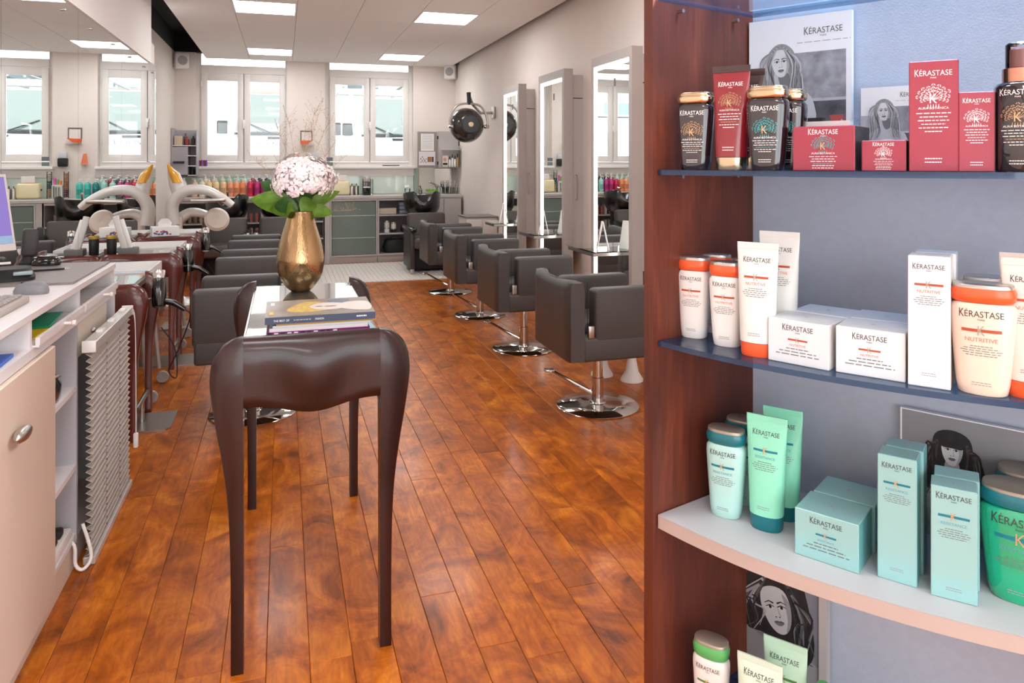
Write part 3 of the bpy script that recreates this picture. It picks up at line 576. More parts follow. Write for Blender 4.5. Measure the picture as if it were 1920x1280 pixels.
mirror_station(7.485, 8.085, 'farthest tall lit mirror on the right wall, beside the hood dryer', 'folded brochure on the farthest mirror ledge')
mirror_station(6.155, 6.84, 'middle tall lit mirror on the right wall', 'folded brochure on the middle mirror ledge')
mirror_station(4.81, 5.545, 'tall lit mirror nearest the product display on the right wall', 'folded brochure on the nearest mirror ledge')
# ================================================================ hood dryer on a wall arm
t = thing('hood_dryer', 'black round hood dryer on a swivel arm from the right wall', 'hood dryer', (2.2, 8.9, 1.92))
HB = mat('hood_black', (52, 46, 42), .18, coat=.6)
Rf = Matrix.Rotation(math.pi/2, 4, 'X')
MB().lathe([(.215, -.14), (.22, -.1), (.205, -.02), (.17, .05), (.11, .09), (.0, .1)], 40, cap0=False).xf(Rf).obj('hood', HB, t, 60)
MB().lathe([(.115, .07), (.118, .105), (.1, .125), (.0, .13)], 32).xf(Rf).obj('motor_cap', mat('motor_dark_grey', (62, 64, 68), .5), t)
MB().lathe([(.033, .125), (.033, .14), (.025, .146), (0, .146)], 24).xf(Rf).obj('button', mat('button_gold', (214, 190, 150), .3, metal=.4), t)
MB().rbox(-.045, .045, -.125, -.09, -.18, -.115, .006).obj('control_panel', BLK, t)
MB().tube(smooth_pts([(-.235, -.02, -.02), (-.24, -.02, .06), (-.19, -.02, .19), (-.1, -.02, .255), (.1, -.02, .255), (.19, -.02, .19), (.24, -.02, .06), (.235, -.02, -.02)], 4), .013, 10).obj('yoke', STEEL, t)
for s in (-1, 1): MB().lathe([(.022, -.03), (.026, -.02), (.026, .02), (.022, .03)], 16).xf(Matrix.Translation((s*.228, -.02, -.02)) @ Matrix.Rotation(math.pi/2, 4, 'Y')).obj('pivot', CHROME, t)
MB().tube([(0, -.02, .25), (0, -.02, .34), (0, -.01, .40)], [.022, .024, .027], 12).obj('swivel_post', BLK, t)
MB().tube([(0, 0, .39), (.08, .1, .26), (.2, .16, .16), (.395, .2, .17)], [.018, .017, .017, .02], 10).obj('arm', STEEL, t)
MB().rbox(.36, .397, .14, .26, .1, .25, .01).obj('wall_plate', STEEL, t)
# ================================================================ back counter
CT = .97
tag(MB().rbox(XL+.005, 2.57, 10.79, YB-.022, CT-.04, CT, .004, 1).obj('worktop', LTAUPE), 'long taupe worktop running under the back windows', 'worktop')
def carcass(t, w, d, h, z0=.1, th=.02, mtl=LTAUPE, shelves=(), inner=None):
    MB().box(-w/2, -w/2+th, 0, d, z0, h).obj('side_panel', mtl, t); MB().box(w/2-th, w/2, 0, d, z0, h).obj('side_panel', mtl, t)
    MB().box(-w/2+th, w/2-th, d-.01, d, z0, h).obj('back_panel', inner or DESKG, t); MB().box(-w/2+th, w/2-th, 0, d, z0, z0+th).obj('bottom', mtl, t)
    MB().box(-w/2+th, w/2-th, 0, .05, h-.03, h).obj('top_rail', mtl, t)
    for z in shelves: MB().box(-w/2+th, w/2-th, .02, d-.01, z, z+th).obj('shelf', mtl, t)
    MB().box(-w/2, w/2, .03, .05, 0, z0).obj('plinth', mtl, t)
CY, CD = 10.81, .55
t = thing('cabinet', 'open-fronted taupe cabinet full of colour tubes under the left window', 'cabinet', (-.45, CY, 0)); carcass(t, 2.03, CD, CT-.042, shelves=(.36, .6))
t = thing('cabinet', 'plain taupe end panel cabinet behind the gold vase', 'cabinet', (.592, CY, 0)); MB().box(-.045, .045, 0, CD, 0, CT-.042).obj('panel', LTAUPE, t)
t = thing('cabinet', 'taupe cabinet with frosted green glass sliding door under the right window', 'cabinet', (.975, CY, 0)); carcass(t, .67, CD, CT-.042, shelves=(.36, .68))
MB().rbox(-.31, .31, .0, .008, .125, CT-.08, .002, 1).obj('glass_door', FROST, t)
for z in (.36, .68): MB().box(-.31, .31, -.004, 0, z, z+.012).obj('door_bar', mat('pale_green_line', (176, 190, 176), .4), t)
t = thing('cabinet', 'open shelf cabinet stocked with towels and jars beside the glass door', 'cabinet', (1.66, CY, 0)); carcass(t, .69, CD, CT-.042, shelves=(.4, .67))
t = thing('cabinet', 'closed taupe sink cabinet in the far right corner', 'cabinet', (2.29, CY, 0)); MB().box(-.27, .27, .0, CD, .1, CT-.042).obj('body', LTAUPE, t)
for s in (-1, 1): MB().rbox(s*.135-.13, s*.135+.13, -.018, 0, .12, CT-.06, .003, 1).obj('door', LTAUPE, t)
# colour tubes in the left cabinet: each small box is a thing
TB = [mat('tube_%d' % i, c, .5) for i, c in enumerate(((150, 120, 108), (196, 170, 150), (120, 96, 88), (176, 90, 84), (206, 196, 186)))]
rr = random.Random(2); proto = {}
for row, z in ((0, .62), (1, .38)):
    for i in range(26):
        k = rr.randrange(5)
        if k not in proto: proto[k] = MB().rbox(-.018, .018, 0, .12, 0, .13 if k % 2 else .15, .002, 1).mesh('colour_tube_box', TB[k])
        o = bpy.data.objects.new('colour_tube_box', proto[k]); COL.objects.link(o); o.location = (-1.36+i*.072, CY+.08, z+.001)
        tag(o, 'small hair colour box in the open cabinet under the left window, %s row' % ('upper', 'lower')[row], 'box', 'hair colour boxes in the open cabinet')
# pump bottles in two rows under the left window
def pump_bottle(col, h, r, pumpm):
    k = ('pump', col, h)
    t = thing('pump_bottle', 'x', 'bottle')
    m = mat('shampoo_%d_%d_%d' % col, col, .3, coat=.3)
    MB().lathe([(r*.9, 0), (r, .01), (r, h*.72), (r*.85, h*.8), (r*.35, h*.86), (r*.35, h*.88)], 20).obj('body', m, t, 50)
    MB().lathe([(r*.4, h*.87), (r*.4, h*.92), (r*.14, h*.93), (r*.14, h*.99)], 14).rbox(-r*.8, r*.25, -r*.22, r*.22, h*.985, h*1.03, .003, 1).obj('pump', pumpm, t)
    MB().loft([[(r*1.006*math.cos(a), r*1.006*math.sin(a), z) for a in [-2.4+1.6*j/10 for j in range(11)]] for z in (h*.2, h*.5)], False, False, False).obj('label', mat('label_%d' % (sum(col) % 97), tuple(int(min(255, c*.78)) for c in col), .5), t)
    return t
ORD = [('white and orange', (232, 190, 160)), ('cream', (236, 222, 200)), ('pale peach', (240, 208, 160)), ('sand', (238, 212, 158)), ('light peach', (240, 200, 150)), ('peach', (238, 160, 122)), ('salmon', (240, 158, 112)), ('orange', (236, 140, 92)), ('red', (206, 30, 70)), ('magenta', (192, 34, 116)), ('purple pink', (176, 38, 120)), ('pale aqua', (160, 212, 200)), ('light aqua', (150, 208, 196)), ('dark teal', (16, 124, 132)), ('turquoise', (60, 190, 176)), ('bright turquoise', (70, 198, 182))]
US = [365, 379, 392, 405.5, 419, 432, 443.5, 455, 469, 482, 494, 507, 521, 535, 548, 561]
for (nm, col), u in zip(ORD, US):
    p = onY(u, 340, 11.17); t = pump_bottle(col, .25, .043, WHITE); t.location = (p.x, 11.17, CT); t['label'] = '%s pump shampoo bottle in the front row on the worktop, left window' % nm; t['group'] = 'pump bottles under the left window'
B2 = [((200, 220, 196), 'pale green'), ((160, 206, 186), 'sea green'), ((150, 60, 70), 'dark red'), ((60, 62, 66), 'charcoal'), ((226, 214, 190), 'ivory')]
for i, (k, u) in enumerate(((4, 385), (4, 401), (0, 417), (1, 430), (1, 446), (0, 459), (2, 474), (3, 487), (3, 501), (2, 514), (1, 528))):
    p = onY(u, 340, 11.3); t = pump_bottle(B2[k][0], .30, .042, WHITE); t.location = (p.x, 11.3, CT); t['label'] = '%s pump bottle in the back row behind the %s front bottle' % (B2[k][1], ORD[min(i+1, 15)][0]); t['group'] = 'pump bottles under the left window'
for i, u in enumerate((308, 320, 332, 344)):
    p = onY(u, 340, 11.1); tag(MB().lathe([(.04, 0), (.042, .01), (.042, .2), (.02, .24), (.02, .27)], 16).obj('refill_bottle', WHITE, loc=(p.x, 11.1, CT)), 'plain white refill bottle under the small wall shelf, %s' % ('leftmost', 'second from the left', 'third from the left', 'rightmost')[i], 'bottle', 'white refill bottles')
# display tubes and rack behind the hydrangea
for i, (x, cols, l) in enumerate(((.40, ((150, 40, 90), (210, 120, 50), (200, 150, 110)), 'orange'), (.60, ((210, 180, 130), (60, 110, 110), (225, 210, 200)), 'teal'))):
    t = thing('sweet_tube', 'clear tube of wrapped sweets, %s topmost, on the worktop' % l, 'tube', (x, 11.25, CT)); MB().cyl((0, 0, 0), .032, 0, .36, 16).obj('tube', GLASS, t)
    for k, c in enumerate(cols):
        for j in range(4): MB().sphere((0, 0, .03+k*.11+j*.027), .026, 10, 6, 1, 1, .55).obj('sweet', mat('sweet_%d_%d_%d' % c, c, .4), t)
t = thing('glass_rack', 'white wire rack of small glasses and cups between the sweet tubes', 'rack', (.50, 11.25, CT))
MB().box(-.06, .06, -.05, .05, .17, .18).box(-.06, -.052, -.05, .05, 0, .17).box(.052, .06, -.05, .05, 0, .17).obj('rack', WHITE, t)
for j in range(3): MB().lathe([(.013, .02), (.015, .15), (.013, .15)], 12, (-.034+j*.034, -.02, 0)).obj('glass', GLASS, t)
for j, c in enumerate(((236, 120, 60), (120, 180, 90), (230, 90, 190))): MB().lathe([(.014, .181), (.017, .23+.02*j), (.01, .24+.02*j)], 12, (-.034+j*.034, 0, 0)).obj('cup', mat('cup_%d' % j, c, .4), t)
# kitchen things at the right window
p = onY(638, 350, 11.15); t = thing('toaster', 'cream toaster on the worktop below the right window', 'toaster', (p.x, 11.15, CT)); MB().rbox(-.135, .135, -.08, .08, .01, .21, .03, 4).obj('body', mat('toaster_cream', (232, 220, 176), .35, coat=.3), t)
MB().box(-.1, .1, -.03, -.01, .205, .212).box(-.1, .1, .015, .035, .205, .212).obj('slot', BLK, t); MB().box(-.08, .06, -.055, -.04, .208, .215).obj('orange_strip', mat('strip_orange', (226, 140, 90), .5), t); MB().rbox(-.145, -.132, -.02, .02, .11, .13, .003).obj('lever', BLK, t); MB().rbox(-.08, .08, -.004, .004, .21, .30, .003, 1).xf(Matrix.Rotation(.05, 4, 'Y')).obj('card', WHITE, t)
p = onY(662, 350, 11.15)
for k, (dx, dy) in enumerate(((-.02, -.03), (.05, .02))): 
    t = thing('steel_canister', ('front steel canister on a tray between toaster and coffee machine', 'rear steel canister between toaster and coffee machine')[k], 'canister', (p.x+dx, 11.15+dy, CT)); MB().lathe([(.035, 0), (.036, .01), (.036, .12), (.03, .13)], 20).obj('body', STEEL, t); MB().lathe([(.037, .125), (.037, .135), (.008, .15), (.01, .17), (0, .175)], 16).obj('lid', CHROME, t)
p = onY(687, 350, 11.12); t = thing('coffee_machine', 'black and silver capsule coffee machine on the right worktop', 'coffee machine', (p.x, 11.12, CT))
MB().rbox(-.06, .06, -.06, .14, 0, .25, .015, 3).obj('body', BLKGLOSS, t); MB().lathe([(.055, .2), (.058, .215), (.058, .27), (.04, .285)], 24, (0, -.03, 0)).obj('head', mat('machine_silver', (212, 208, 204), .25, metal=.5), t); MB().rbox(-.05, .05, -.13, -.05, 0, .03, .006).obj('drip_tray', BLK, t); MB().box(-.052, .052, -.065, -.06, .115, .122).obj('trim_line', CHROME, t); MB().rbox(.062, .1, -.02, .14, 0, .24, .012).obj('water_tank', GLASS, t)
p = onY(764, 350, 11.1); t = thing('glass_jar', 'white flower-like ornament in a glass on the right worktop', 'jar', (p.x, 11.1, CT)); MB().lathe([(.03, 0), (.04, .005), (.045, .09), (.042, .09), (.037, .01)], 20).obj('glass', GLASS, t)
for j in range(6): MB().sphere((.025*math.cos(j), .025*math.sin(j), .11+.01*(j % 2)), .022, 10, 6).obj('blossom', WHITE, t)
# sink corner
p = onY(815, 360, 11.1); t = thing('herb_pot', 'low pot of bright green herbs on the sink worktop', 'plant', (p.x-.05, 11.05, CT)); MB().rbox(-.1, .1, -.05, .05, 0, .04, .01).obj('pot', mat('pot_taupe', (150, 140, 130), .7), t)
g = MB(); rr = random.Random(4)
for i in range(90):
    q = Vector((rr.uniform(-.095, .095), rr.uniform(-.045, .045), .04)); h_ = rr.uniform(.01, .035); a = rr.uniform(0, 6); d = Vector((math.cos(a), math.sin(a), 0))*.012; g.add([tuple(q), tuple(q+d+Vector((0, 0, h_))), tuple(q+Vector((0, 0, h_*1.4)))], [(0, 1, 2)])
o = g.obj('herb_leaves', mat('herb_green', (130, 190, 50), .5), t, flat=True); o['kind'] = 'stuff'
t = thing('soap_pump', 'small black soap dispenser beside the herbs', 'dispenser', (p.x-.2, 11.2, CT)); MB().lathe([(.024, 0), (.026, .07), (.01, .09), (.006, .12)], 14).rbox(-.025, .006, -.008, .008, .115, .128, .003).obj('body', BLK, t)
t = thing('sink_tap', 'chrome mixer tap leaning out from the corner splashback', 'tap', (2.33, 11.2, CT)); MB().cyl((0, 0, 0), .022, 0, .1, 16).obj('base', CHROME, t); MB().tube([(0, 0, .09), (-.06, -.02, .13), (-.17, -.06, .18)], [.014, .013, .012], 10).obj('spout', CHROME, t); MB().rbox(-.2, -.165, -.08, -.05, .165, .2, .008).obj('spray_head', CHROME, t)
t = thing('corner_mirror', 'small mirror leaning behind the glasses in the sink corner', 'mirror', (2.40, 11.36, CT)); MB().box(-.135, .135, 0, .012, .02, .39).obj('glass', MIRROR, t)
for k in range(4):
    t = thing('brush_glass', 'glass of brushes in the sink corner, %s' % ('leftmost', 'second from the left', 'third from the left', 'rightmost')[k], 'glass', (2.40+.05*k, 11.2-.07*(k % 2), CT), group='glasses of brushes in the sink corner'); MB().lathe([(.022, 0), (.028, .1), (.026, .1), (.02, .005)], 14).obj('tumbler', GLASS, t)
    for j in range(4): MB().tube([(.004*j-.006, 0, .01), (.012*math.cos(j*2+k), .012*math.sin(j*2), .2-.02*j)], .004, 6).obj('brush', (STEEL, BLK, WHITE, mat('brush_brown', (120, 90, 70), .5))[j], t)
# jars and towels on the open shelf
for k, (dx, z, r, h, c, l) in enumerate(((-.2, .421, .04, .075, WHITE, 'short white tub'), (-.2, .497, .04, .1, mat('jar_cream', (230, 222, 214), .4), 'cream jar standing on the white tub'), (-.1, .421, .035, .06, BLK, 'squat black jar'), (-.1, .482, .038, .09, WHITE, 'white jar with grey lid'))):
    t = thing('product_jar', l+' on the open shelf near the right wash chair', 'jar', (1.66+dx, 10.92, z)); MB().lathe([(r, 0), (r, h*.75)], 18).obj('body', c, t); MB().lathe([(r*1.04, h*.75), (r*1.04, h*.96), (r, h)], 18).obj('lid', STEEL, t)
t = thing('black_bag', 'black bag on the bottom of the open shelf cabinet', 'bag', (1.62, 11.0, .121)); MB().loft([sell(.2, .1, 0, 20), sell(.22, .12, .08, 20), sell(.18, .08, .19, 20)]).obj('body', BLK, t); MB().tube(smooth_pts([(-.1, -.06, .16), (-.08, -.1, .24), (.06, -.1, .23), (.1, -.06, .16)], 4), .008, 6).obj('strap', BLK, t)
tag(MB().rbox(-.13, .13, -.1, .1, 0, .09, .01).obj('cream_box', mat('box_cream', (226, 214, 186), .6), loc=(1.47, 11.0, .691)), 'low cream box on the top of the open shelf cabinet', 'box')
for k in range(3): tag(MB().rbox(-.11, .11, -.12, .12, 0, .06, .026, 3).obj('folded_towel', mat('towel_blue_grey', (150, 154, 172), .9, bump=.5, bscale=120), loc=(1.75, 11.0, .691+k*.061)), ('bottom', 'middle', 'top')[k]+' folded blue-grey towel on the open shelf', 'towel', 'folded towels')
tag(MB().rbox(-.15, .15, -.1, .1, 0, .1, .02).obj('black_case', BLK, loc=(1.83, 10.98, .421)), 'black case on the middle open shelf behind the wash chair', 'case')
# cupboards on the wall
t = thing('wall_cupboard', 'grey wall cupboard in the corner with its door swung open', 'cupboard', (2.30, 11.05, 1.37)); GC = mat('cupboard_grey', (186, 180, 178), .5)
MB().box(-.04, .27, 0, .34, 0, .56).obj('body', GC, t)
d = MB().box(-.36, -.06, .0, .018, .0, .55).obj('door', mat('cupboard_taupe', (150, 140, 132), .5), t)
MB().box(-.31, -.11, -.004, 0, .26, .52).obj('note_sheet', WHITE, d); MB().box(-.34, -.09, -.006, -.001, .04, .25).obj('colour_chart', mat('chart_paper', (228, 220, 226), .6), d)
pr = Print(lambda x, z: -.006); rr = random.Random(6)
for i in range(12): pr.rect(*(lambda x: (x, x+.014))(-.32+.02*(i % 5)+rr.random()*.005), *(lambda z: (z, z+.014))(.08+.03*(i//5)+.02*(i % 2)), mat('swatch_%d' % (i % 4), ((150, 60, 50), (60, 70, 120), (200, 160, 60), (50, 40, 40))[i % 4], .6))
pr.rect(-.21, -.15, .09, .17, mat('swatch_brown', (160, 110, 50), .6)); pr.rect(-.145, -.115, .09, .17, mat('swatch_plum', (80, 66, 90), .6)); pr.obj('chart_print', d)
pr = Print(lambda x, z: -.004)
for i in range(11): pr.dashes(-.21, .50-.02*i, .16, .005, mat('print_grey', (150, 155, 160), .6), i)
pr.obj('note_print', d)
for z in (.05, .44): MB().rbox(-.065, -.035, .0, .03, z, z+.05, .004).obj('hinge', BLK, t)
MB().tube([(-.1, -.02, .1), (-.1, -.02, .02)], .004, 6).obj('key', STEEL, d)
t = thing('acrylic_shelf', 'clear acrylic wall shelf holding small bottles in the corner', 'shelf', (2.46, 10.98, 1.38)); MB().box(-.16, .11, -.04, .06, 0, .006).box(-.16, .11, -.04, .06, .27, .276).box(.104, .11, -.04, .06, 0, .33).box(-.16, .11, -.04, -.036, 0, .03).obj('tray', GLASS, t); MB().box(-.17, .11, -.05, .06, .268, .274).obj('top_ledge', WHITE, t)
for k, (dx, h) in enumerate(((-.04, .16), (.0, .19), (.04, .17), (.08, .2))): 
    t = thing('spray_bottle', 'small white bottle with dark cap in the acrylic shelf, %s' % ('leftmost', 'second from the left', 'third from the left', 'rightmost and tallest')[k], 'bottle', (2.46+dx, 10.97, 1.387), group='small bottles in the acrylic shelf'); MB().lathe([(.017, 0), (.018, h*.6), (.008, h*.72)], 14).obj('body', WHITE if k < 3 else mat('bottle_amber', (196, 160, 90), .3), t); MB().lathe([(.008, h*.7), (.008, h*.95), (.005, h)], 10).obj('cap', BLK, t)
t = thing('postcard', 'postcard with a portrait leaning at the acrylic shelf', 'card', (2.36, 10.955, 1.387)); MB().box(-.055, .03, -.003, 0, 0, .17).obj('card', mat('card_pink', (232, 216, 206), .5), t); pr = Print(lambda x, z: -.003); pr.ell(-.02, .11, .025, .03, mat('card_skin', (206, 160, 136), .5)); pr.rect(-.05, .02, .03, .06, BLK); pr.obj('card_print', t)
# small grey wall shelf at left with bits
t = thing('wall_shelf', 'grey open wall shelf with bottles at the corner by the left window', 'shelf', (-1.30, 11.05, 1.27)); WS = mat('shelf_grey', (178, 174, 178), .5)
MB().box(-.17, -.155, 0, .33, 0, .66).obj('side_panel', WS, t); MB().box(.145, .155, 0, .33, 0, .64).obj('side_panel', WS, t); MB().box(.03, .04, 0, .32, 0, .42).obj('divider', WS, t); MB().box(-.155, .145, .31, .33, 0, .64).obj('back_panel', WS, t)
MB().box(-.155, .03, 0, .012, .0, .40).obj('front_panel', WS, t)
for z, x0 in ((0, -.155), (.41, -.155), (.13, .04), (.27, .04)): MB().box(x0, .145, 0, .31, z, z+.012).obj('shelf', WHITE, t)
MB().rbox(-.145, .0, -.05, -.005, .17, .2, .006).obj('hook_rail', BLK, t)
for k, (x, h, c, l) in enumerate(((-.09, .13, mat('shelf_box_cream', (214, 196, 170), .6), 'cream carton'), (.02, .12, mat('shelf_red', (170, 60, 70), .5), 'small red bottle'), (.1, .13, mat('shelf_dark', (70, 62, 58), .5), 'small dark bottle'), (-.01, .17, mat('shelf_brown', (120, 100, 88), .5), 'brown bottle'))):
    m = MB().rbox(-.05, .05, -.04, .04, 0, h, .004) if k == 0 else MB().lathe([(.025, 0), (.027, h*.7), (.01, h*.8), (.012, h)], 14)
    tag(m.obj('shelf_bottle' if k else 'carton', c, loc=(-1.30+x, 11.15+.08*(k == 3), 1.27+.4225)), l+' on top of the grey wall shelf', 'bottle' if k else 'box')
tag(MB().lathe([(.03, 0), (.035, .05), (.02, .09)], 14).obj('shelf_pot', BLK, loc=(-1.21, 11.15, 1.283)), 'black pot low in the grey wall shelf', 'pot')
for k in range(4): tag(MB().lathe([(.014, 0), (.015, .07), (.009, .09)], 10).obj('nail_polish', (mat('polish_red', (160, 40, 60), .3), mat('polish_violet', (110, 70, 150), .3))[k % 2], loc=(-1.14+.03*k, 11.36-.02*(k % 2), ZS+.001)), ('first', 'second', 'third', 'fourth')[k]+' small red or violet bottle from the left on the left window sill', 'bottle', 'small bottles on the sill')
# pier between the windows
t = thing('picture_frame', 'small dark framed picture on the pier between the windows', 'picture', (.33, YB-.012, 1.78)); MB().box(-.085, .085, -.0, .011, -.0, .15).obj('frame', mat('frame_brown', (110, 92, 84), .5), t); MB().box(-.07, .07, -.003, 0, .0, .128).obj('print', mat('picture_paper', (226, 224, 220), .6, noise=.06, nscale=60), t)
t = thing('orange_tray', 'orange folded leaflet holder under the small picture', 'holder', (.33, YB-.05, 1.70)); MB().prism([(-.09, .075), (.09, .085), (.02, .03), (-.08, .02)], 'y', -.02, .02).obj('leaflet', mat('leaflet_orange', (226, 96, 36), .5), t); MB().box(-.1, .1, -.04, .046, .0, .006).obj('clear_tray', GLASS, t)
t = thing('orange_display', 'clear holder with orange cards low on the pier', 'holder', (.20, YB-.05, 1.42)); MB().box(-.06, .06, -.04, .048, 0, .006).obj('clear_tray', GLASS, t); MB().prism([(-.04, .006), (-.02, .16), (.02, .15), (.05, .006)], 'y', -.01, .0).obj('card', mat('card_coral', (236, 130, 96), .5), t)
t = thing('card_terminal', 'black wall device with pale screen on the pier beside the right window', 'device', (.47, YB-.04, 1.40)); MB().rbox(-.06, .06, -.03, .038, 0, .11, .012).obj('body', BLK, t); MB().rbox(-.05, .05, -.02, .02, .11, .2, .01).obj('dial', mat('dial_pale', (206, 210, 212), .4), t); MB().box(-.08, .08, -.04, .038, -.012, -.004).obj('ledge', GLASS, t)
for k in range(2): tag(MB().box(-.045, .045, -.003, .003, 0, .055).obj('sill_card', (mat('card_slate', (112, 110, 120), .5), mat('card_green', (110, 130, 118), .5))[k], loc=(.665, YB-.08+.0, ZS+.005+.07*(1-k))), ('upper slate', 'lower green')[k]+' card stuck at the left end of the right sill', 'card')
tag(MB().tube([(0, 0, 0), (.26, -.01, 0)], .007, 8).obj('sill_rod', BLK, loc=(1.45, YB-.04, ZS+.008)), 'thin dark rod lying on the right window sill', 'rod')
# ================================================================ wash chairs
BAS = mat('basin_black', (20, 19, 19), .25, coat=.4)
def wash_chair(label, x, y):
    t = thing('wash_chair', label, 'wash chair', (x, y, .013), group='backwash chairs')
    # basin: bowl with a neck notch toward the viewer
    n = 40; rings = []
    for k, (r, z) in enumerate(((.14, .70), (.2, .71), (.25, .80), (.265, 1.0), (.255, 1.012), (.225, .97), (.15, .80))):
        ring = []
        for j in range(n):
            a = 2*math.pi*j/n; d = abs((a-1.5*math.pi+math.pi) % (2*math.pi)-math.pi); dip = .15*math.exp(-(d/.42)**4) if k in (3, 4, 5) else 0
            ring.append((r*math.cos(a), .05+r*1.0*math.sin(a), z-dip+(.04*math.sin(a)*(-1) if k in (3, 4, 5) else 0)))
        rings.append(ring)
    MB().loft(rings).obj('basin', BAS, t, 60)
    MB().rbox(-.1, .1, .0, .25, .0, .74, .03).obj('pedestal', BLK, t)
    B_ = MB().rbox(-.26, .26, -.06, .06, 0, .38, .04, 3).xf(Matrix.Translation((0, -.34, .38)) @ Matrix.Rotation(-.2, 4, 'X')); B_.obj('backrest', DLEATHER, t)
    MB().rbox(-.26, .26, -.85, -.32, .32, .46, .04, 3).obj('seat', DLEATHER, t)
    for s in (-1, 1):
        MB().rbox(s*.275-.04, s*.275+.04, -.9, -.2, .54, .6, .015).obj('armrest', BLKGLOSS, t)
        MB().rbox(s*.275-.03, s*.275+.03, -.82, -.24, .06, .545, .012).obj('arm_panel', mat('panel_dark', (58, 52, 50), .4), t)
        MB().rbox(s*.275-.025, s*.275+.025, -.80, -.74, 0, .07, .006).obj('foot', STEEL, t)
    MB().rbox(-.27, .27, -.6, -.1, .02, .33, .03).obj('base', BLK, t)
    MB().tube([(0, .18, .98), (0, .17, 1.06), (0, .08, 1.05)], .012, 8).obj('tap', CHROME, t)
    return t
wash_chair('brown leather wash chair with black basin left of the gold vase', onY(425, 383, 10.05).x, 10.05)
wash_chair('brown leather wash chair with black basin partly hidden behind the gold vase', onY(527, 400, 10.05).x, 10.05)
wash_chair('brown leather wash chair with black basin at the right, near the wall cupboard', onY(792, 385, 10.25).x, 10.25)
# drawer cart by the wall
t = thing('drawer_cart', 'light taupe drawer cart standing against the right wall', 'cart', (2.385, 9.15, 0)); MB().rbox(-.2, .2, -.22, .22, .05, .76, .008).obj('body', LTAUPE, t)
for z in (.08, .3, .52):
    for s in (-1, 1): MB().rbox(s*.1-.095, s*.1+.095, -.232, -.22, z, z+.21, .004).obj('drawer', mat('drawer_pale', (206, 198, 190), .5), t)
MB().box(-.21, .21, -.23, .23, .76, .775).obj('top', mat('cart_top_dark', (120, 114, 110), .4), t)
for sx in (-1, 1):
    for sy in (-1, 1): MB().cyl((sx*.17, sy*.19, 0), .022, 0, .05, 12).obj('foot', BLK, t)
# ================================================================ reception desk (front face at X = -.705)
DX, DT, DY0, DY1 = -.705, 1.012, 1.15, 3.60
d = thing('reception_desk', 'light grey reception desk with pigeonholes and open shelves at the left', 'desk', (DX, DY0, 0))
def yb(y): return y-DY0
LB = -.47; Yd = [onX(u, 500, DX).y for u in (58, 149, 218)]; Yc0, Yc1 = 2.66, 2.99
MB().rbox(LB, .004, 0, yb(DY1), DT-.024, DT, .002, 1).obj('top', DESKW, d)
MB().box(LB, .004, 0, yb(DY1), .875, .905).obj('rail_board', DESKW, d)
MB().box(LB, LB+.015, 0, yb(DY1), .09, DT-.024).obj('back_panel', DESKG, d)
for y in Yd[:2]+[DY1-.02]: MB().box(LB+.015, 0, yb(y)-.009, yb(y)+.009, .905, DT-.024).obj('divider', DESKW, d)
MB().box(LB+.015, 0, yb(DY1)-.02, yb(DY1), 0, .875).obj('end_panel', DESKW, d)
for y in (Yc0, Yc1): MB().box(LB+.015, -.002, yb(y)-.009, yb(y)+.009, .09, .875).obj('upright', DESKG, d)
MB().box(LB+.02, -.012, 0, yb(DY1)-.02, 0, .09).obj('plinth', DESKF, d)
for a, b in ((DY0, 1.9), (1.904, Yc0-.002)):
    dr = MB().rbox(-.002, .016, yb(a), yb(b), .075, .872, .003, 1).obj('door', DESKF, d)
    if b > 2: MB().sphere((.04, yb(2.27), .725), .035, 16, 8, .5, 1.5, .55).obj('handle', STEEL, dr)
for v in (776.6, 942, 1087):
    z = onX(95.6, v, DX).z; s_ = MB().box(LB+.015, -.004, yb(Yc0)+.009, yb(Yc1)-.009, z-.018, z).obj('shelf', DESKW, d)
dw = MB().rbox(-.03, -.012, yb(Yc1)+.012, yb(DY1)-.1, .735, .862, .003, 1).obj('drawer', mat('drawer_beige', (212, 200, 184), .5), d); MB().sphere((-.006, yb(3.24), .795), .011, 10, 6).obj('knob', STEEL, dw)
for a, b in ((Yd[0]+.012, Yd[1]-.012), (Yd[1]+.012, DY1-.035)):
    tr = MB().box(LB+.05, .018, yb(a), yb(b), .906, .912).box(.008, .02, yb(a), yb(b), .912, .934).obj('tray', DESKW, d)
    MB().lathe([(.005, 0), (.005, .02), (.009, .024), (.009, .034)], 10).xf(Matrix.Translation((.02, yb((a+b)/2), .923)) @ Matrix.Rotation(math.pi/2, 4, 'Y')).obj('knob', WPL, tr)
def flat(name, label, cat, m, x0, x1, y0, y1, z, h, rz=0, r=.001): return tag(MB().rbox((x0-x1)/2, (x1-x0)/2, (y0-y1)/2, (y1-y0)/2, 0, h, r, 1).obj(name, m, loc=((x0+x1)/2, (y0+y1)/2, z), rotz=rz), label, cat)
tm_ = (Yd[0]+Yd[1])/2
flat('folder', 'green folder on the pulled-out desk tray', 'folder', mat('folder_green', (0, 150, 110), .5), -.95, -.73, tm_-.05, tm_+.2, .919, .006, .1)
flat('folder', 'yellow folder under the green one on the desk tray', 'folder', mat('folder_yellow', (222, 196, 20), .5), -.94, -.72, tm_-.26, tm_-.02, .9125, .006, -.08)
flat('folder', 'blue folder in the leftmost desk pigeonhole', 'folder', mat('folder_blue', (50, 96, 186), .5), -.93, -.715, 2.12, 2.38, .906, .01, .05)
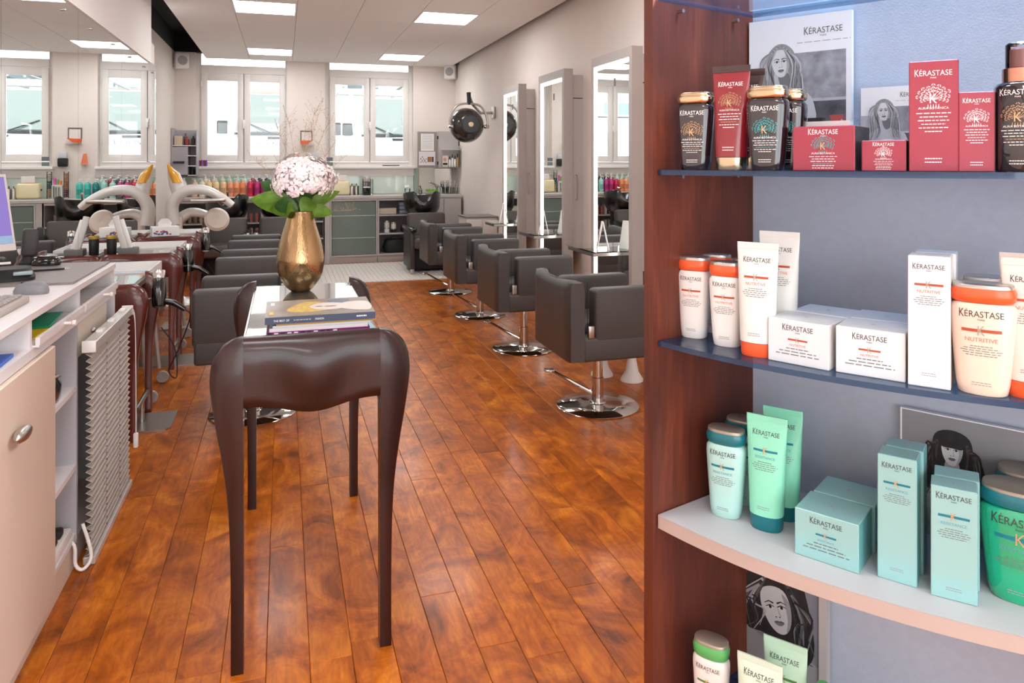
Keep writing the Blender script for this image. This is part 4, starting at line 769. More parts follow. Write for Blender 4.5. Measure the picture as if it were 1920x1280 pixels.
# on the desk
PADM = mat('desk_pad_grey', (132, 124, 122), .45)
flat('desk_pad', 'dark grey desk pad lying along the front edge of the reception desk', 'desk pad', PADM, -1.05, -.722, 3.0, 3.585, DT, .009)
def mouse(label, m, x, y, z, rz):
    t = thing('computer_mouse', label, 'computer mouse', (x, y, z), rz)
    MB().loft([sell(.032, .056, 0, 24, 2.3), sell(.033, .058, .01, 24, 2.3), sell(.03, .052, .026, 24, 2.2, 0, -.003), sell(.018, .034, .037, 24, 2, 0, -.008), sell(.004, .008, .04, 24, 2, 0, -.01)]).obj('body', m, t, 60)
    MB().rbox(-.004, .004, .018, .036, .026, .038, .003).obj('scroll_wheel', BLK, t); return t
p = onZ(90, 497, DT+.01); m1 = mouse('black computer mouse on the grey desk pad', BLKGLOSS, p.x-.01, p.y+.01, DT+.0092, 1.35)
p = onZ(55, 552, DT); m2 = mouse('grey computer mouse beside the keyboard on the reception desk', mat('mouse_grey', (128, 128, 132), .35), p.x-.0, p.y+.02, DT+.0002, 1.2)
p = onZ(78, 507, DT+.012); t = thing('pencil', 'black pencil with gold end lying across the desk pad', 'pencil', (p.x, p.y, DT+.0132)); MB().tube([(-.075, -.02, 0), (.075, .02, 0)], .004, 6).obj('shaft', BLK, t); MB().tube([(-.09, -.024, 0), (-.075, -.02, 0)], .0042, 6).obj('gold_end', mat('pencil_gold', (214, 186, 70), .35), t); MB().tube([(.075, .02, 0), (.092, .0245, 0)], [.004, .0006], 6).obj('tip', CREAM, t)
# keyboard
t = thing('keyboard', 'grey-beige keyboard at the front of the reception desk', 'keyboard', (-.795, 2.42, DT)); KB = mat('keyboard_beige', (176, 166, 158), .5)
MB().rbox(-.13, .035, -.24, .24, 0, .022, .006).obj('case', KB, t); k = MB()
for i in range(5):
    for j in range(14): k.rbox(-.115+i*.028, -.092+i*.028, -.225+j*.032, -.198+j*.032, .021, .030, .003, 1)
o = k.obj('keys', mat('key_grey', (150, 144, 140), .5), t); o['kind'] = 'stuff'
# telephone / card reader near the left edge
p = onZ(20, 530, DT); t = thing('desk_phone', 'black telephone with small display at the left desk edge', 'telephone', (p.x-.02, p.y+.02, DT), .3)
MB().loft([sell(.09, .08, 0, 24, 4), sell(.09, .08, .02, 24, 4), sell(.075, .06, .05, 24, 4, 0, .015)]).obj('base', BLK, t); MB().tube([(-.06, -.05, .05), (-.06, 0, .07), (-.06, .07, .06)], [.022, .016, .022], 12).obj('handset', BLKGLOSS, t); MB().rbox(.02, .08, -.075, -.035, .03, .042, .003).obj('display', mat('lcd_grey', (150, 170, 176), .2), t)
p = onZ(46, 497, DT); t = thing('card_reader', 'upright black scanner on a curled stand at the back of the desk', 'scanner', (p.x+.03, p.y-.06, DT+.0095), .3)
MB().rbox(-.03, .03, -.028, .028, .035, .15, .012, 3).xf(Matrix.Rotation(.08, 4, 'Y')).obj('head', mat('scanner_grey', (58, 54, 54), .5), t); MB().lathe([(.035, 0), (.035, .01), (.02, .03), (.018, .04)], 20).obj('stand', BLK, t); MB().rbox(.03, .055, -.02, .02, .1, .155, .008).obj('lens_block', BLK, t)
for k_, (u, v, c, l) in enumerate(((14, 508, (222, 226, 210), 'pale green'), (4, 498, (236, 232, 228), 'white'), (22, 513, (232, 190, 170), 'pink'))):
    p = onZ(u, v, DT+.002); flat('note_slip', l+' note slip on the pile at the left desk edge', 'note', mat('note_%d' % k_, c, .7), p.x-.05, p.x+.03, p.y-.04, p.y+.04, DT+.0095+.0015*k_, .0012, .3*k_)
# monitor, only a corner of it in view
A_ = onX(30, 462, -.9); t = thing('monitor', 'computer monitor with violet screen cut by the left photo edge', 'monitor', (A_.x, A_.y, A_.z))
lft = Vector((-.75, -.66, 0)); upv = Vector((-.16, .12, .98)).normalized(); lft.normalize(); nv = lft.cross(upv).normalized()
if nv.dot(Vector((1, -1, 0))) < 0: nv = -nv
def mpt(a, b, c): return tuple(lft*a+upv*b+nv*c)
def slab(a0, a1, b0, b1, c0, c1): return MB().add([mpt(a, b, c) for c in (c0, c1) for b in (b0, b1) for a in (a0, a1)], [(0, 2, 3, 1), (4, 5, 7, 6), (0, 1, 5, 4), (2, 6, 7, 3), (0, 4, 6, 2), (1, 3, 7, 5)])
slab(-.0, .36, -.012, .26, -.02, 0).obj('housing', mat('monitor_silver', (196, 188, 182), .4), t)
scr = mat('screen_violet', (112, 98, 168), .2, emit=.22); slab(.008, .35, .012, .25, 0, .002).obj('screen', scr, t); slab(.008, .35, .012, .04, .0021, .0025).obj('task_bar', mat('screen_blue', (120, 150, 176), .2, emit=.2), t)
o = MB().cyl((0, 0, 0), .02, -(A_.z-DT)+.012, .02, 14).xf(Matrix.Translation(lft*.18)).obj('stand', MC['monitor_silver'], t); MB().cyl((0, 0, 0), .085, -(A_.z-DT), -(A_.z-DT)+.012, 24).xf(Matrix.Translation(lft*.15)).obj('foot', MC['monitor_silver'], t)
# in the open shelves
zs = [onX(95.6, v, DX).z for v in (776.6, 942, 1087)]; yc = (Yc0+Yc1)/2
t = thing('black_pouch', 'black glossy pouch on the upper open desk shelf', 'pouch', (-.80, yc-.02, zs[0])); MB().loft([sell(.08, .1, 0, 20), sell(.085, .105, .05, 20), sell(.06, .07, .1, 20), sell(.02, .03, .115, 20)]).obj('body', BLKGLOSS, t, 60); MB().tube(smooth_pts([(.03, -.07, .08), (.08, -.03, .09), (.07, .06, .07)], 4), .005, 6).obj('zip', STEEL, t)
tag(MB().rbox(-.08, .08, -.07, .07, 0, .16, .003).obj('white_carton', WHITE, loc=(-.85, yc-.05, zs[1])), 'white carton on the middle open desk shelf', 'box')
tag(MB().rbox(-.07, .07, -.06, .06, 0, .2, .003).obj('white_carton', WHITE, loc=(-.86, yc-.08, zs[2])), 'tall white carton on the bottom open desk shelf', 'box')
for k_ in range(2):
    t = thing('power_strip', ('front', 'rear')[k_]+' white power strip with black plugs on the bottom desk shelf', 'power strip', (-.745-.07*k_, yc+.0, zs[2]+.0+.0*k_), .05*k_); MB().rbox(-.03, .03, -.13, .13, 0, .035, .006).obj('body', WPL, t)
    for j in range(3): MB().rbox(-.018, .018, -.1+j*.07, -.06+j*.07, .035, .065, .008).obj('plug', BLK, t)
tag(MB().tube(smooth_pts([(0, 0, .14), (.04, .0, .1), (.045, 0, .03), (.07, 0, .012), (.09, .02, .05), (.06, .03, .16)], 5), .006, 8).obj('white_cable', WPL, loc=(-.745, Yc1-.05, .0)), 'white cable looping out of the bottom desk shelf', 'cable')
# pleated blind leaning in front of the far bay
t = thing('pleated_blind', 'grey pleated window blind leaning against the reception desk', 'blind', (-.668, 2.985, 0)); PB = mat('pleat_grey', (176, 166, 158), .7, bump=.1, bscale=120)
zz = []; z = .035; i = 0
while z < .765: zz.append((.012 if i % 2 else -.008, z)); z += .0125; i += 1
L = .68; fr_ = [(x, z) for x, z in zz]; bk_ = [(x-.004, z) for x, z in reversed(zz)]
MB().prism(fr_+bk_, 'y', 0, L).obj('pleats', PB, t, 10)
for y in (.22, .46): 
    k = MB()
    for x, z in zz[1::2]: k.box(x-.001, x+.0015, y-.004, y+.004, z-.003, z+.003)
    o = k.obj('cord_holes', mat('hole_dark', (120, 112, 106), .8), t); o['kind'] = 'stuff'
MB().rbox(-.022, .022, -.005, L+.005, .77, .805, .003, 1).obj('head_rail', mat('rail_silver', (206, 202, 198), .35, metal=.3), t); MB().rbox(-.02, .02, -.002, L+.002, .002, .03, .003, 1).obj('bottom_rail', MC['rail_silver'], t)
for y in (-.006, L+.001): MB().rbox(-.023, .023, y, y+.008, .766, .809, .003).obj('end_cap', WPL, t)
for y in (.15, .34, .55): MB().rbox(-.012, .012, y, y+.05, .8045, .815, .003).obj('clip', WPL, t)
MB().tube(smooth_pts([(.018, L-.01, .80), (.028, L+.02, .74), (.03, L+.03, .4), (.03, L+.03, .22)], 5), .002, 6).obj('pull_cord', WPL, t); MB().tube(smooth_pts([(.018, L-.03, .80), (.03, L+.005, .74), (.034, L+.005, .5), (.03, L+.026, .22)], 5), .002, 6).obj('pull_cord', WPL, t); MB().rbox(.02, .04, L+.018, L+.04, .16, .225, .005).obj('cord_tassel', WPL, t)
tag(MB().lathe([(.03, 0), (.032, .004), (.032, .40), (.027, .40), (.027, .02)], 20).obj('umbrella_stand', mat('stand_dark_grey', (96, 90, 86), .5), loc=(-.73, 3.70, 0)), 'slim dark tube standing behind the pleated blind', 'umbrella stand')
tag(MB().rbox(-.05, .05, -.008, .008, 0, .36, .004).obj('wall_panel', LTAUPE, loc=(-.80, 4.05, .32)), 'pale panel hanging behind the desk end by the nearest styling table', 'panel')
# ================================================================ product display unit on the right
FW = Vector((_s, _c, 0)); RT = Vector((_c, -_s, 0))
def cw(x, z): return RT*x+FW*z                       # lateral / forward distance from the viewpoint -> floor plan
P0 = cw(.286, 1.45); DA = cw(.822, .570); DB = cw(.749, -.663); DN = cw(-.663, -.749)   # side panel, back panel and outward directions in plan
PB_ = P0+DA*.297
def fr(s, inset=0):                                   # bowed front edge of the shelves
    s2 = min(s, .62); o = .2288*s2-.4547*s2*s2+(s-s2)*(.2288-2*.4547*.62)
    return P0+DB*s+DN*(o-inset)
ZSH = [1.768, 1.436, 1.100, .7586, .355]
UW = .85
unit = thing('display_shelf', 'cherry wood display unit with bowed shelves of hair products at the right', 'shelf unit', (P0.x, P0.y, 0))
def loc_(p, z): return (p.x-P0.x, p.y-P0.y, z)
def slabp(pts, z0, z1): return MB().loft([[loc_(p, z0) for p in pts], [loc_(p, z1) for p in pts]])
nA = (DB-DA*DB.dot(DA)).normalized()
slabp([P0-DA*.012, PB_+DA*.02, PB_+DA*.02-nA*.024, P0-DA*.012-nA*.024], 0, 2.6).obj('side_panel', CHERRY, unit)
GP = mat('display_back_grey', (176, 184, 200), .7, noise=.03, nscale=60, bump=.1, bscale=300)
slabp([PB_, PB_+DB*UW, PB_+DB*UW-DN*.015, PB_-DN*.015], 0, 2.6).obj('back_panel', GP, unit)
RP = P0+DB*UW; slabp([fr(UW-.02), PB_+DB*UW, PB_+DB*(UW+.024), fr(UW+.004)], 0, 2.6).obj('side_panel', CHERRY, unit)
slabp([fr(.005)]+[fr(UW*i/16) for i in range(1, 16)]+[fr(UW-.025), PB_+DB*(UW-.02), PB_+DB*.002], 0, .1).obj('plinth', CHERRY, unit)
GSH = mat('display_board_grey', (196, 198, 202), .5); EDG = mat('board_edge_taupe', (184, 166, 158), .6)
def shelf(z, th, m):
    pts = [fr(.003)]+[fr(UW*i/24) for i in range(1, 24)]+[fr(UW-.024), PB_+DB*(UW-.024), PB_+DB*.002]
    return slabp(pts, z-th, z).obj('shelf', m, unit, 30)
shelf(ZSH[0]+.01, .01, BLUEGL); shelf(ZSH[1], .01, BLUEGL); shelf(ZSH[2], .01, BLUEGL); shelf(ZSH[3], .026, GSH); shelf(ZSH[4], .01, BLUEGL); shelf(2.45, .03, CHERRY)
eg = [fr(.003+UW*.97*i/24, -.0012) for i in range(25)]
MB().loft([[loc_(p, ZSH[3]-.026) for p in eg], [loc_(p, ZSH[3]-.0005) for p in eg]], False, False, False).obj('shelf_edge_band', EDG, unit)
for z in ZSH:
    for q in (.06, .23):
        p = P0+DA*q+nA*.008; MB().tube([loc_(p-nA*.008, z-.014), loc_(p+nA*.006, z-.014)], .004, 8).obj('shelf_pin', STEEL, unit)
FACE = math.atan2(DB.y, DB.x)                         # yaw of a product whose front is parallel to the back panel
lt = thing('display_lamp', 'slim strip lamp under the top board of the product display', 'lamp', (P0.x, P0.y, 2.415))
lc = PB_+DB*.42+DN*.09; ldir = math.atan2(DB.y, DB.x)
o = MB().rbox(-.3, .3, -.02, .02, -.012, .004, .003, 1).obj('housing', WHITE, lt); o.location = (lc.x-P0.x, lc.y-P0.y, 0); o.rotation_euler[2] = ldir
o = MB().box(-.29, .29, -.016, .016, -.016, -.0121).obj('diffuser', LED, lt); o.location = (lc.x-P0.x, lc.y-P0.y, 0); o.rotation_euler[2] = ldir
_ld = bpy.data.lights.new('display_lamp_light', 'AREA'); _ld.shape = 'RECTANGLE'; _ld.size = .56; _ld.size_y = .05; _ld.energy = 40; _ld.color = (.92, .96, 1)
_lo = bpy.data.objects.new('display_lamp_light', _ld); COL.objects.link(_lo); _lo.location = (lc.x, lc.y, 2.395); _lo.rotation_euler = (0, 0, ldir)
# ---- print colours
INK = mat('ink_dark', (62, 58, 60), .5); INKG = mat('ink_grey', (150, 148, 150), .5); INKS = mat('ink_small', (112, 110, 112), .5); SIL = mat('foil_silver', (172, 168, 152), .3, metal=.4); RUST = mat('ink_rust', (176, 74, 46), .4); ORT = mat('ink_orange', (224, 120, 90), .5)
PGOLD = mat('foil_gold', (206, 176, 130), .3, metal=.4); TEALI = mat('ink_teal', (0, 118, 138), .4); BLUI = mat('ink_blue_grey', (96, 160, 178), .5); PINKI = mat('ink_pink', (240, 214, 216), .5); WI = mat('ink_white', (240, 238, 236), .5); TEALB = mat('ink_botanic_teal', (70, 160, 164), .5); GOLDB = mat('ink_botanic_gold', (176, 140, 104), .5)
def botanic(pr, cx, cz, R, m):
    rr = random.Random(11)
    for i in range(11):
        a = math.pi*(-.12+1.24*i/10); r = R*rr.uniform(.72, 1); x1, z1 = cx+r*math.cos(a), cz+r*.9*math.sin(a)
        pr.ribbon([(cx, cz-.2*R), (cx+(x1-cx)*.5, cz+(z1-cz)*.35), (x1, z1)], R*.03, R*.012, m)
        for t_ in (.5, .75, 1): 
            for s in (-1, 1): pr.ell(cx+(x1-cx)*t_+s*R*.07*math.sin(a), cz+(z1-cz)*t_-s*R*.07*math.cos(a), R*.085, R*.03, m, .0001, 8, a+s*.6)
    for i in range(5): pr.ell(cx+R*(-.3+.15*i), cz-R*.62, R*.03, R*.16, m, .0001, 8)
def brand(pr, style, w, zt, zb, sub):
    """print on a front of width w between heights zb..zt"""
    H = zt-zb; lw = w*.76
    if style in ('nutritive', 'resistance', 'volume'):
        bar, kc, sc, tx = {'nutritive': (RUST, SIL, ORT, INK), 'resistance': (TEALI, PGOLD, BLUI, INK), 'volume': (mat('ink_olive', (70, 120, 60), .4), PGOLD, mat('ink_sage', (120, 160, 130), .5), INK)}[style]
        z1 = zt-.07*H if H > w*1.3 else zt-.17*H; pr.logo(0, z1, lw if H > w*1.3 else w*.5, tx); z2 = z1-min(.2*H, .48*w) if H > w*1.3 else z1-.27*H; bw = w*.68 if H > w*1.3 else w*.32
        pr.rect(-bw/2, bw/2, z2-bw*.045, z2+bw*.045, bar, 0, 6); pr.text('K', 0, z2, bw*.19, kc, bw*.28, .0002)
        word = {'nutritive': 'NUTRITIVE', 'resistance': 'RESISTANCE', 'volume': 'VOLUMIFIQUE'}[style]; pr.text(word, 0, z2-bw*.27, bw*.82, sc)
        z3 = z2-bw*.46; n = 5 if H > w*1.3 else 3; gap = min(.028*H, .055*w) if H > w*1.3 else .07*H
        for i in range(n): pr.dashes(0, z3-i*gap, lw*(.9, .8, .95, .85, .7)[i] if i else lw*.5, gap*.3, INKS, i+int(w*1000))
        if H > w*1.3:
            for i in range(2): pr.dashes(0, zb+.09*H-i*gap, lw*.45, gap*.35, INKG, 20+i)
    else:
        bc, tc = {'aura_dark': (GOLDB, WI), 'aura_teal': (TEALB, WI), 'aura_red': (GOLDB, WI), 'aura_box': (PINKI, WI), 'aura_boxteal': (TEALB, WI)}[style]
        tall = H > w*1.3; z1 = zt-(.1*H if tall else .12*H); pr.logo(0, z1, lw if tall else w*.48, tc); R = w*.36 if tall else H*.27; z2 = z1-(R*1.55 if tall else .3*H)
        botanic(pr, 0, z2, R, bc); pr.text('K', 0, z2-.1*R, R*.42, PGOLD if style != 'aura_box' else WI, R*.62, .0003); z3 = z2-R*.72; pr.text('AURA BOTANICA', 0, z3, w*.62 if tall else w*.38, tc, None, .0002)
        gap = .034*H if tall else .055*H
        for i in range(6 if tall else 4): pr.dashes(0, z3-(i+1.4)*gap, (w*.7 if tall else w*.45)*(1, .8, .9, .7, .85, .5)[i], gap*.26, tc if i != 3 else bc, i)
        for i in range(2): pr.dashes(0, zb+.1*H-i*gap, w*.35, gap*.3, tc, 30+i)
def yaw_pos(a, b): v = b-a; return math.atan2(v.y, v.x), (a+b)/2
GRP = 'hair products on the display shelves'
def bottle(label, p, z, rz, w, h, bodym, capm, lidm, style, capfrac=.17, dep=None, glassy=None):
    t = thing('shampoo_bottle', label, 'bottle', (p.x, p.y, z+.0003), rz, GRP); a = w/2; b = dep or w*.32; hb = h*(1-capfrac)
    prof = [(.68, .0), (.74, .012), (.80, .12), (.88, .4), (.96, .7), (1.0, .88), (.985, .95), (.9, .985), (.84, 1.0)]
    MB().loft([sell(a*k, b*(k*.5+.5), hb*q, 36, 2.7) for k, q in prof]).obj('body', bodym, t, 60)
    MB().loft([sell(a*.9, b*.92, hb+.001, 36, 2.5), sell(a*.97, b*1.02, hb+.004, 36, 2.5), sell(a*1.0, b*1.05, hb+h*capfrac*.55, 36, 2.5), sell(a*.93, b*.98, h-.006, 36, 2.5)]).obj('cap', capm, t, 60)
    MB().loft([sell(a*.93, b*.98, h-.0058, 36, 2.5), sell(a*.92, b*.97, h-.001, 36, 2.5), sell(a*.88, b*.93, h, 36, 2.5)]).obj('lid', lidm, t, 60)
    def sf(x, zz):
        q = min(1, max(0, zz/hb)); k = .68+(1-.68)*min(1, q/.88)
        for (k0, q0), (k1, q1) in zip(prof, prof[1:]):
            if q0 <= q <= q1: k = k0+(k1-k0)*(q-q0)/(q1-q0); break
        xx = min(.98, abs(x)/(a*k)); return -b*(k*.5+.5)*(1-xx**2.7)**(1/2.7)
    pr = Print(sf, .0005); brand(pr, style, w*.86, hb*.95, hb*.06, ''); pr.obj('label_print', t); return t
def tubep(label, p, z, rz, w, h, bodym, capm, style, capfrac=.12, crimp=None):
    t = thing('cream_tube', label, 'tube', (p.x, p.y, z+.0003), rz, GRP); a = w/2; hc = h*capfrac; b0 = a*.62
    MB().loft([sell(a*.74, b0*.92, 0, 32, 2.3), sell(a*.78, b0*.96, .003, 32, 2.3), sell(a*.8, b0, hc, 32, 2.3)]).obj('cap', capm, t, 60)
    def ab(q): return a*(.82+.18*q), b0*(1.02*(1-q**1.6)+.03)
    MB().loft([sell(*ab(q), hc+.001+(h-hc-.012)*q, 36, 2.3) for q in (0, .08, .2, .35, .5, .65, .78, .88, .95, 1)]+[sell(a, .0016, h-.011, 36, 6), sell(a, .0016, h, 36, 6)]).obj('body', bodym, t, 60)
    def sf(x, zz):
        q = min(1, max(0, (zz-hc)/(h-hc-.012))); aa, bb = ab(q); xx = min(.98, abs(x)/aa); return -bb*(1-xx**2.3)**(1/2.3)
    pr = Print(sf, .0006); brand(pr, style, w*.86, h*.9, hc+.02*h, ''); pr.obj('label_print', t)
    if crimp: MB().box(-a*1.001, a*1.001, -.002, .002, h-.012, h+.0003).obj('crimp', crimp, t)
    return t
def carton(label, pl, pr_, z, h, m, style, dep=None, sidem=None, top=True, back=False, wrap=False):
    rz, c = yaw_pos(pl, pr_); w = (pr_-pl).length; dep = dep or w; nb = Vector((-math.sin(rz), math.cos(rz), 0)); c = c+nb*(dep/2)
    t = thing('product_box', label, 'box', (c.x, c.y, z+.0003), rz, GRP)
    MB().rbox(-w/2, w/2, -dep/2, dep/2, 0, h, .0012, 1).obj('carton', m, t)
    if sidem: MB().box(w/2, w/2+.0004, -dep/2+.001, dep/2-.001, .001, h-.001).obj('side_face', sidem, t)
    if style:
        pr = Print(lambda x, zz: -dep/2, .0004); brand(pr, style, w, h*.985, h*.02, ''); pr.obj('label_print', t)
        q = Print(); q.text('K', 0, 0, min(w, dep)*.1, SIL); o = q.obj('lid_mark', t); o.rotation_euler = (-math.pi/2, 0, 0); o.location = (0, 0, h)
    return t, nb, w, dep, c
def fz(u, v, k): return onZ(u, v, ZSH[k])
def dz(p): return (p-CAMV).dot(FW)
def hpx(p, dv): return dv*dz(p)/FPX
# ---- middle shelf: white and orange range
CRM = mat('bottle_pearl', (230, 226, 222), .3, coat=.3); TBW = mat('tube_white', (222, 221, 216), .4); ORC = mat('cap_orange', (236, 92, 44), .35, coat=.3); LID = mat('lid_silver', (196, 192, 186), .25, metal=.8); BXW = mat('box_white', (218, 221, 224), .45); BXS = mat('box_white_side', (214, 208, 204), .5); PEA = mat('bottle_peach', (232, 208, 190), .3, coat=.3)
def back_of(p, d): return p-DN*d
p = fz(1293, 634, 2)-DN*.02; bottle('left pearl white shampoo bottle with orange cap on the middle shelf', p, ZSH[2], FACE+.12, hpx(p, 62), hpx(p, 150), CRM, ORC, LID, 'nutritive')
q = p-DN*.07+DB*.012; bottle('orange-capped bottle hidden behind the left pearl bottle', q, ZSH[2], FACE+.12, hpx(p, 62), hpx(p, 150), CRM, ORC, LID, 'nutritive')
p = fz(1355, 650, 2)-DN*.02; bottle('second pearl white shampoo bottle with orange cap on the middle shelf', p, ZSH[2], FACE+.12, hpx(p, 66), hpx(p, 156), CRM, ORC, LID, 'nutritive')
q = p-DN*.07+DB*.012; bottle('orange-capped bottle hidden behind the second pearl bottle', q, ZSH[2], FACE+.12, hpx(p, 66), hpx(p, 156), CRM, ORC, LID, 'nutritive')
p = fz(1414, 668, 2)-DN*.016; tubep('white cream tube with orange cap at the bottom on the middle shelf', p, ZSH[2], FACE+.1, hpx(p, 77), hpx(p, 210), TBW, ORC, 'nutritive')
q = p-DN*.075+DB*.01; tubep('white cream tube standing behind the front white tube', q, ZSH[2], FACE+.1, hpx(p, 77), hpx(p, 226), TBW, ORC, 'nutritive')
def pair(k, BL, BR, hp, m, style, l, dep=None, side=None, behind=True, dup_h=None):
    a, b = fz(*BL, k), fz(*BR, k); h = hpx(a, hp); r = carton(l, a, b, ZSH[k], h, m, style, dep, side)
    if behind: nb, w, dp = r[1], r[2], r[3]; carton(l.replace(' on the', ' behind its twin on the'), a+nb*(dp+.004)+DB*.004, b+nb*(dp+.004)+DB*.004, ZSH[k], dup_h or h, m, style, dep, side)
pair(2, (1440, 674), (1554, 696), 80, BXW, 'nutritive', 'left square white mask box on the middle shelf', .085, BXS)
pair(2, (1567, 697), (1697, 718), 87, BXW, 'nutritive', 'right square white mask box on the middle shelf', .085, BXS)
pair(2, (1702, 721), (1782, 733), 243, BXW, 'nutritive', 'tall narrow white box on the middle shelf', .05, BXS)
p = fz(1838, 741, 2)-DN*.022; bottle('peach shampoo bottle with orange cap at the right of the middle shelf', p, ZSH[2], FACE+.08, hpx(p, 108), hpx(p, 204), PEA, ORC, LID, 'nutritive')
q = p-DN*.085; bottle('orange-capped bottle behind the peach bottle on the middle shelf', q, ZSH[2], FACE+.08, hpx(p, 108), hpx(p, 204), PEA, ORC, LID, 'nutritive')
p = fz(1926, 752, 2)-DN*.03; tubep('blush cream tube with orange cap at the right edge of the middle shelf', p, ZSH[2], FACE+.08, hpx(p, 92), hpx(p, 258), mat('tube_blush', (228, 212, 203), .4), ORC, 'nutritive')
q = p-DN*.07-DB*.012; tubep('second blush cream tube behind the one at the right edge', q, ZSH[2], FACE+.08, hpx(p, 92), hpx(p, 258), mat('tube_blush', (228, 212, 203), .4), ORC, 'nutritive')
# ---- third shelf: aqua range
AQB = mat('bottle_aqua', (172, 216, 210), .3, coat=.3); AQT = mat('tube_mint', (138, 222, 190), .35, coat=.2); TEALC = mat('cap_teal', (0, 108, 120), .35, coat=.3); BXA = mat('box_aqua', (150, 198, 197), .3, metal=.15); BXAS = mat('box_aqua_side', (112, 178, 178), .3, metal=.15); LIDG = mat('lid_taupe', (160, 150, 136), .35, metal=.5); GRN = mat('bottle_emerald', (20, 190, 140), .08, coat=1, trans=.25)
p = fz(1356, 968, 3)-DN*.014; bottle('pale aqua shampoo bottle with teal cap on the third shelf', p, ZSH[3], FACE+.12, hpx(p, 73), hpx(p, 162), AQB, TEALC, LIDG, 'resistance')
q = p-DN*.075+DB*.004; bottle('pale aqua shampoo bottle behind the front aqua bottle', q, ZSH[3], FACE+.12, hpx(p, 73), hpx(p, 162), AQB, TEALC, LIDG, 'resistance')
p = fz(1433, 992, 3)-DN*.012; tubep('mint cream tube with teal cap on the third shelf', p, ZSH[3], FACE+.12, hpx(p, 75), hpx(p, 208), AQT, TEALC, 'resistance', .13)
q = p-DN*.062+DB*.006; tubep('mint cream tube behind the front mint tube', q, ZSH[3], FACE+.12, hpx(p, 75), hpx(p, 208), AQT, TEALC, 'resistance', .13)
pair(3, (1490, 1037), (1610, 1077), 87, BXA, 'resistance', 'square aqua mask box on the third shelf', .085, BXAS)
pair(3, (1645, 1081), (1719, 1103), 232, BXA, 'resistance', 'taller slim aqua box on the third shelf', .045, BXAS)
pair(3, (1745, 1115), (1833, 1138), 207, BXA, 'resistance', 'shorter slim aqua box on the third shelf', .045, BXAS)
p = fz(1912, 1128, 3)-DN*.02; bottle('emerald green bottle with teal cap at the right of the third shelf', p, ZSH[3], FACE+.08, hpx(p, 136), hpx(p, 206), GRN, TEALC, LIDG, 'resistance')
q = p-DN*.085+DB*.01; bottle('emerald bottle behind the front emerald bottle', q, ZSH[3], FACE+.08, hpx(p, 136), hpx(p, 206), GRN, TEALC, LIDG, 'resistance')
# ---- bottom shelf: green range
GCAP = mat('cap_green', (86, 176, 100), .35, coat=.3); TBG = mat('tube_sage', (206, 226, 208), .4)
def along(u, inset): # point on the shelf under column u, a little behind the bowed edge
    best = min((abs((lambda w: PCX+FPX*w.dot(RT)/w.dot(FW))(fr(i*.002, inset))-u), i) for i in range(0, 420))[1]; return fr(best*.002, inset)
p = along(1334, .06); bottle('white bottle with green cap on the lowest shelf', p, ZSH[4], FACE+.12, hpx(p, 68), .178, CRM, GCAP, LIDG, 'volume')
p = along(1424, .055); tubep('pale sage cream tube in front on the lowest shelf', p, ZSH[4], FACE+.12, hpx(p, 84), .192, TBG, GCAP, 'volume')
p = along(1472, .115); tubep('sage cream tube leaning behind the front tube on the lowest shelf', p, ZSH[4], FACE+.12, hpx(p, 80), .205, mat('tube_sage_dark', (178, 214, 190), .4), GCAP, 'volume')
p = along(1544, .10); t = thing('spray_bottle', 'green-topped spray bottle at the photo bottom on the lowest shelf', 'bottle', (p.x, p.y, ZSH[4]), FACE, GRP); MB().lathe([(.028, 0), (.03, .01), (.03, .11), (.015, .125)], 24).obj('body', TBG, t); MB().lathe([(.017, .124), (.018, .135), (.0125, .137), (.0125, .165), (.011, .168)], 20).obj('cap', GCAP, t)
# ---- top shelf: dark red range
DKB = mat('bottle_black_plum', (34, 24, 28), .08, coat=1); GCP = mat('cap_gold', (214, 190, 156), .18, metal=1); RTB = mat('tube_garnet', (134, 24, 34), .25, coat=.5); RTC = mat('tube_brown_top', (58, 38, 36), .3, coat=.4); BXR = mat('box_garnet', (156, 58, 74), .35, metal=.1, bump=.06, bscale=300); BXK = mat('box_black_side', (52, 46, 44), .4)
zt_ = ZSH[1]
p = along(1304, .045); bottle('black shampoo bottle with gold cap and gold emblem on the top shelf', p, zt_, FACE+.15, hpx(p, 70), hpx(p, 144), DKB, GCP, GCP, 'aura_dark', .15)
p = along(1371, .05); tubep('garnet cream tube with gold cap on the top shelf', p, zt_, FACE+.15, hpx(p, 70), hpx(p, 195), RTB, GCP, 'aura_red', .12, RTC)
p = along(1400, .11); tubep('garnet cream tube hidden behind the black bottle with teal emblem', p, zt_, FACE+.15, hpx(p, 66), hpx(p, 188), RTC, GCP, 'aura_red', .12, RTC)
p = along(1440, .045); bottle('black shampoo bottle with gold cap and teal emblem on the top shelf', p, zt_, FACE+.12, hpx(p, 77), hpx(p, 157), DKB, GCP, GCP, 'aura_teal', .15)
p = along(1476, .12); bottle('black shampoo bottle standing behind the teal emblem bottle', p, zt_, FACE+.12, hpx(p, 70), hpx(p, 150), DKB, GCP, GCP, 'aura_teal', .15)
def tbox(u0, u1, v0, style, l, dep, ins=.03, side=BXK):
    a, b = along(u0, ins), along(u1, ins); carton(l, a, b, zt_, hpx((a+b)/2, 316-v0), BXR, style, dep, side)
tbox(1486, 1604, 232, 'aura_boxteal', 'wide garnet mask box with teal emblem on the top shelf', .1)
tbox(1616, 1699, 258, 'aura_box', 'small low garnet box on the top shelf', .06)
tbox(1705, 1796, 108, 'aura_box', 'tall garnet box on the top shelf', .06)
tbox(1798, 1866, 166, 'aura_box', 'medium garnet box between tall box and spray on the top shelf', .05)
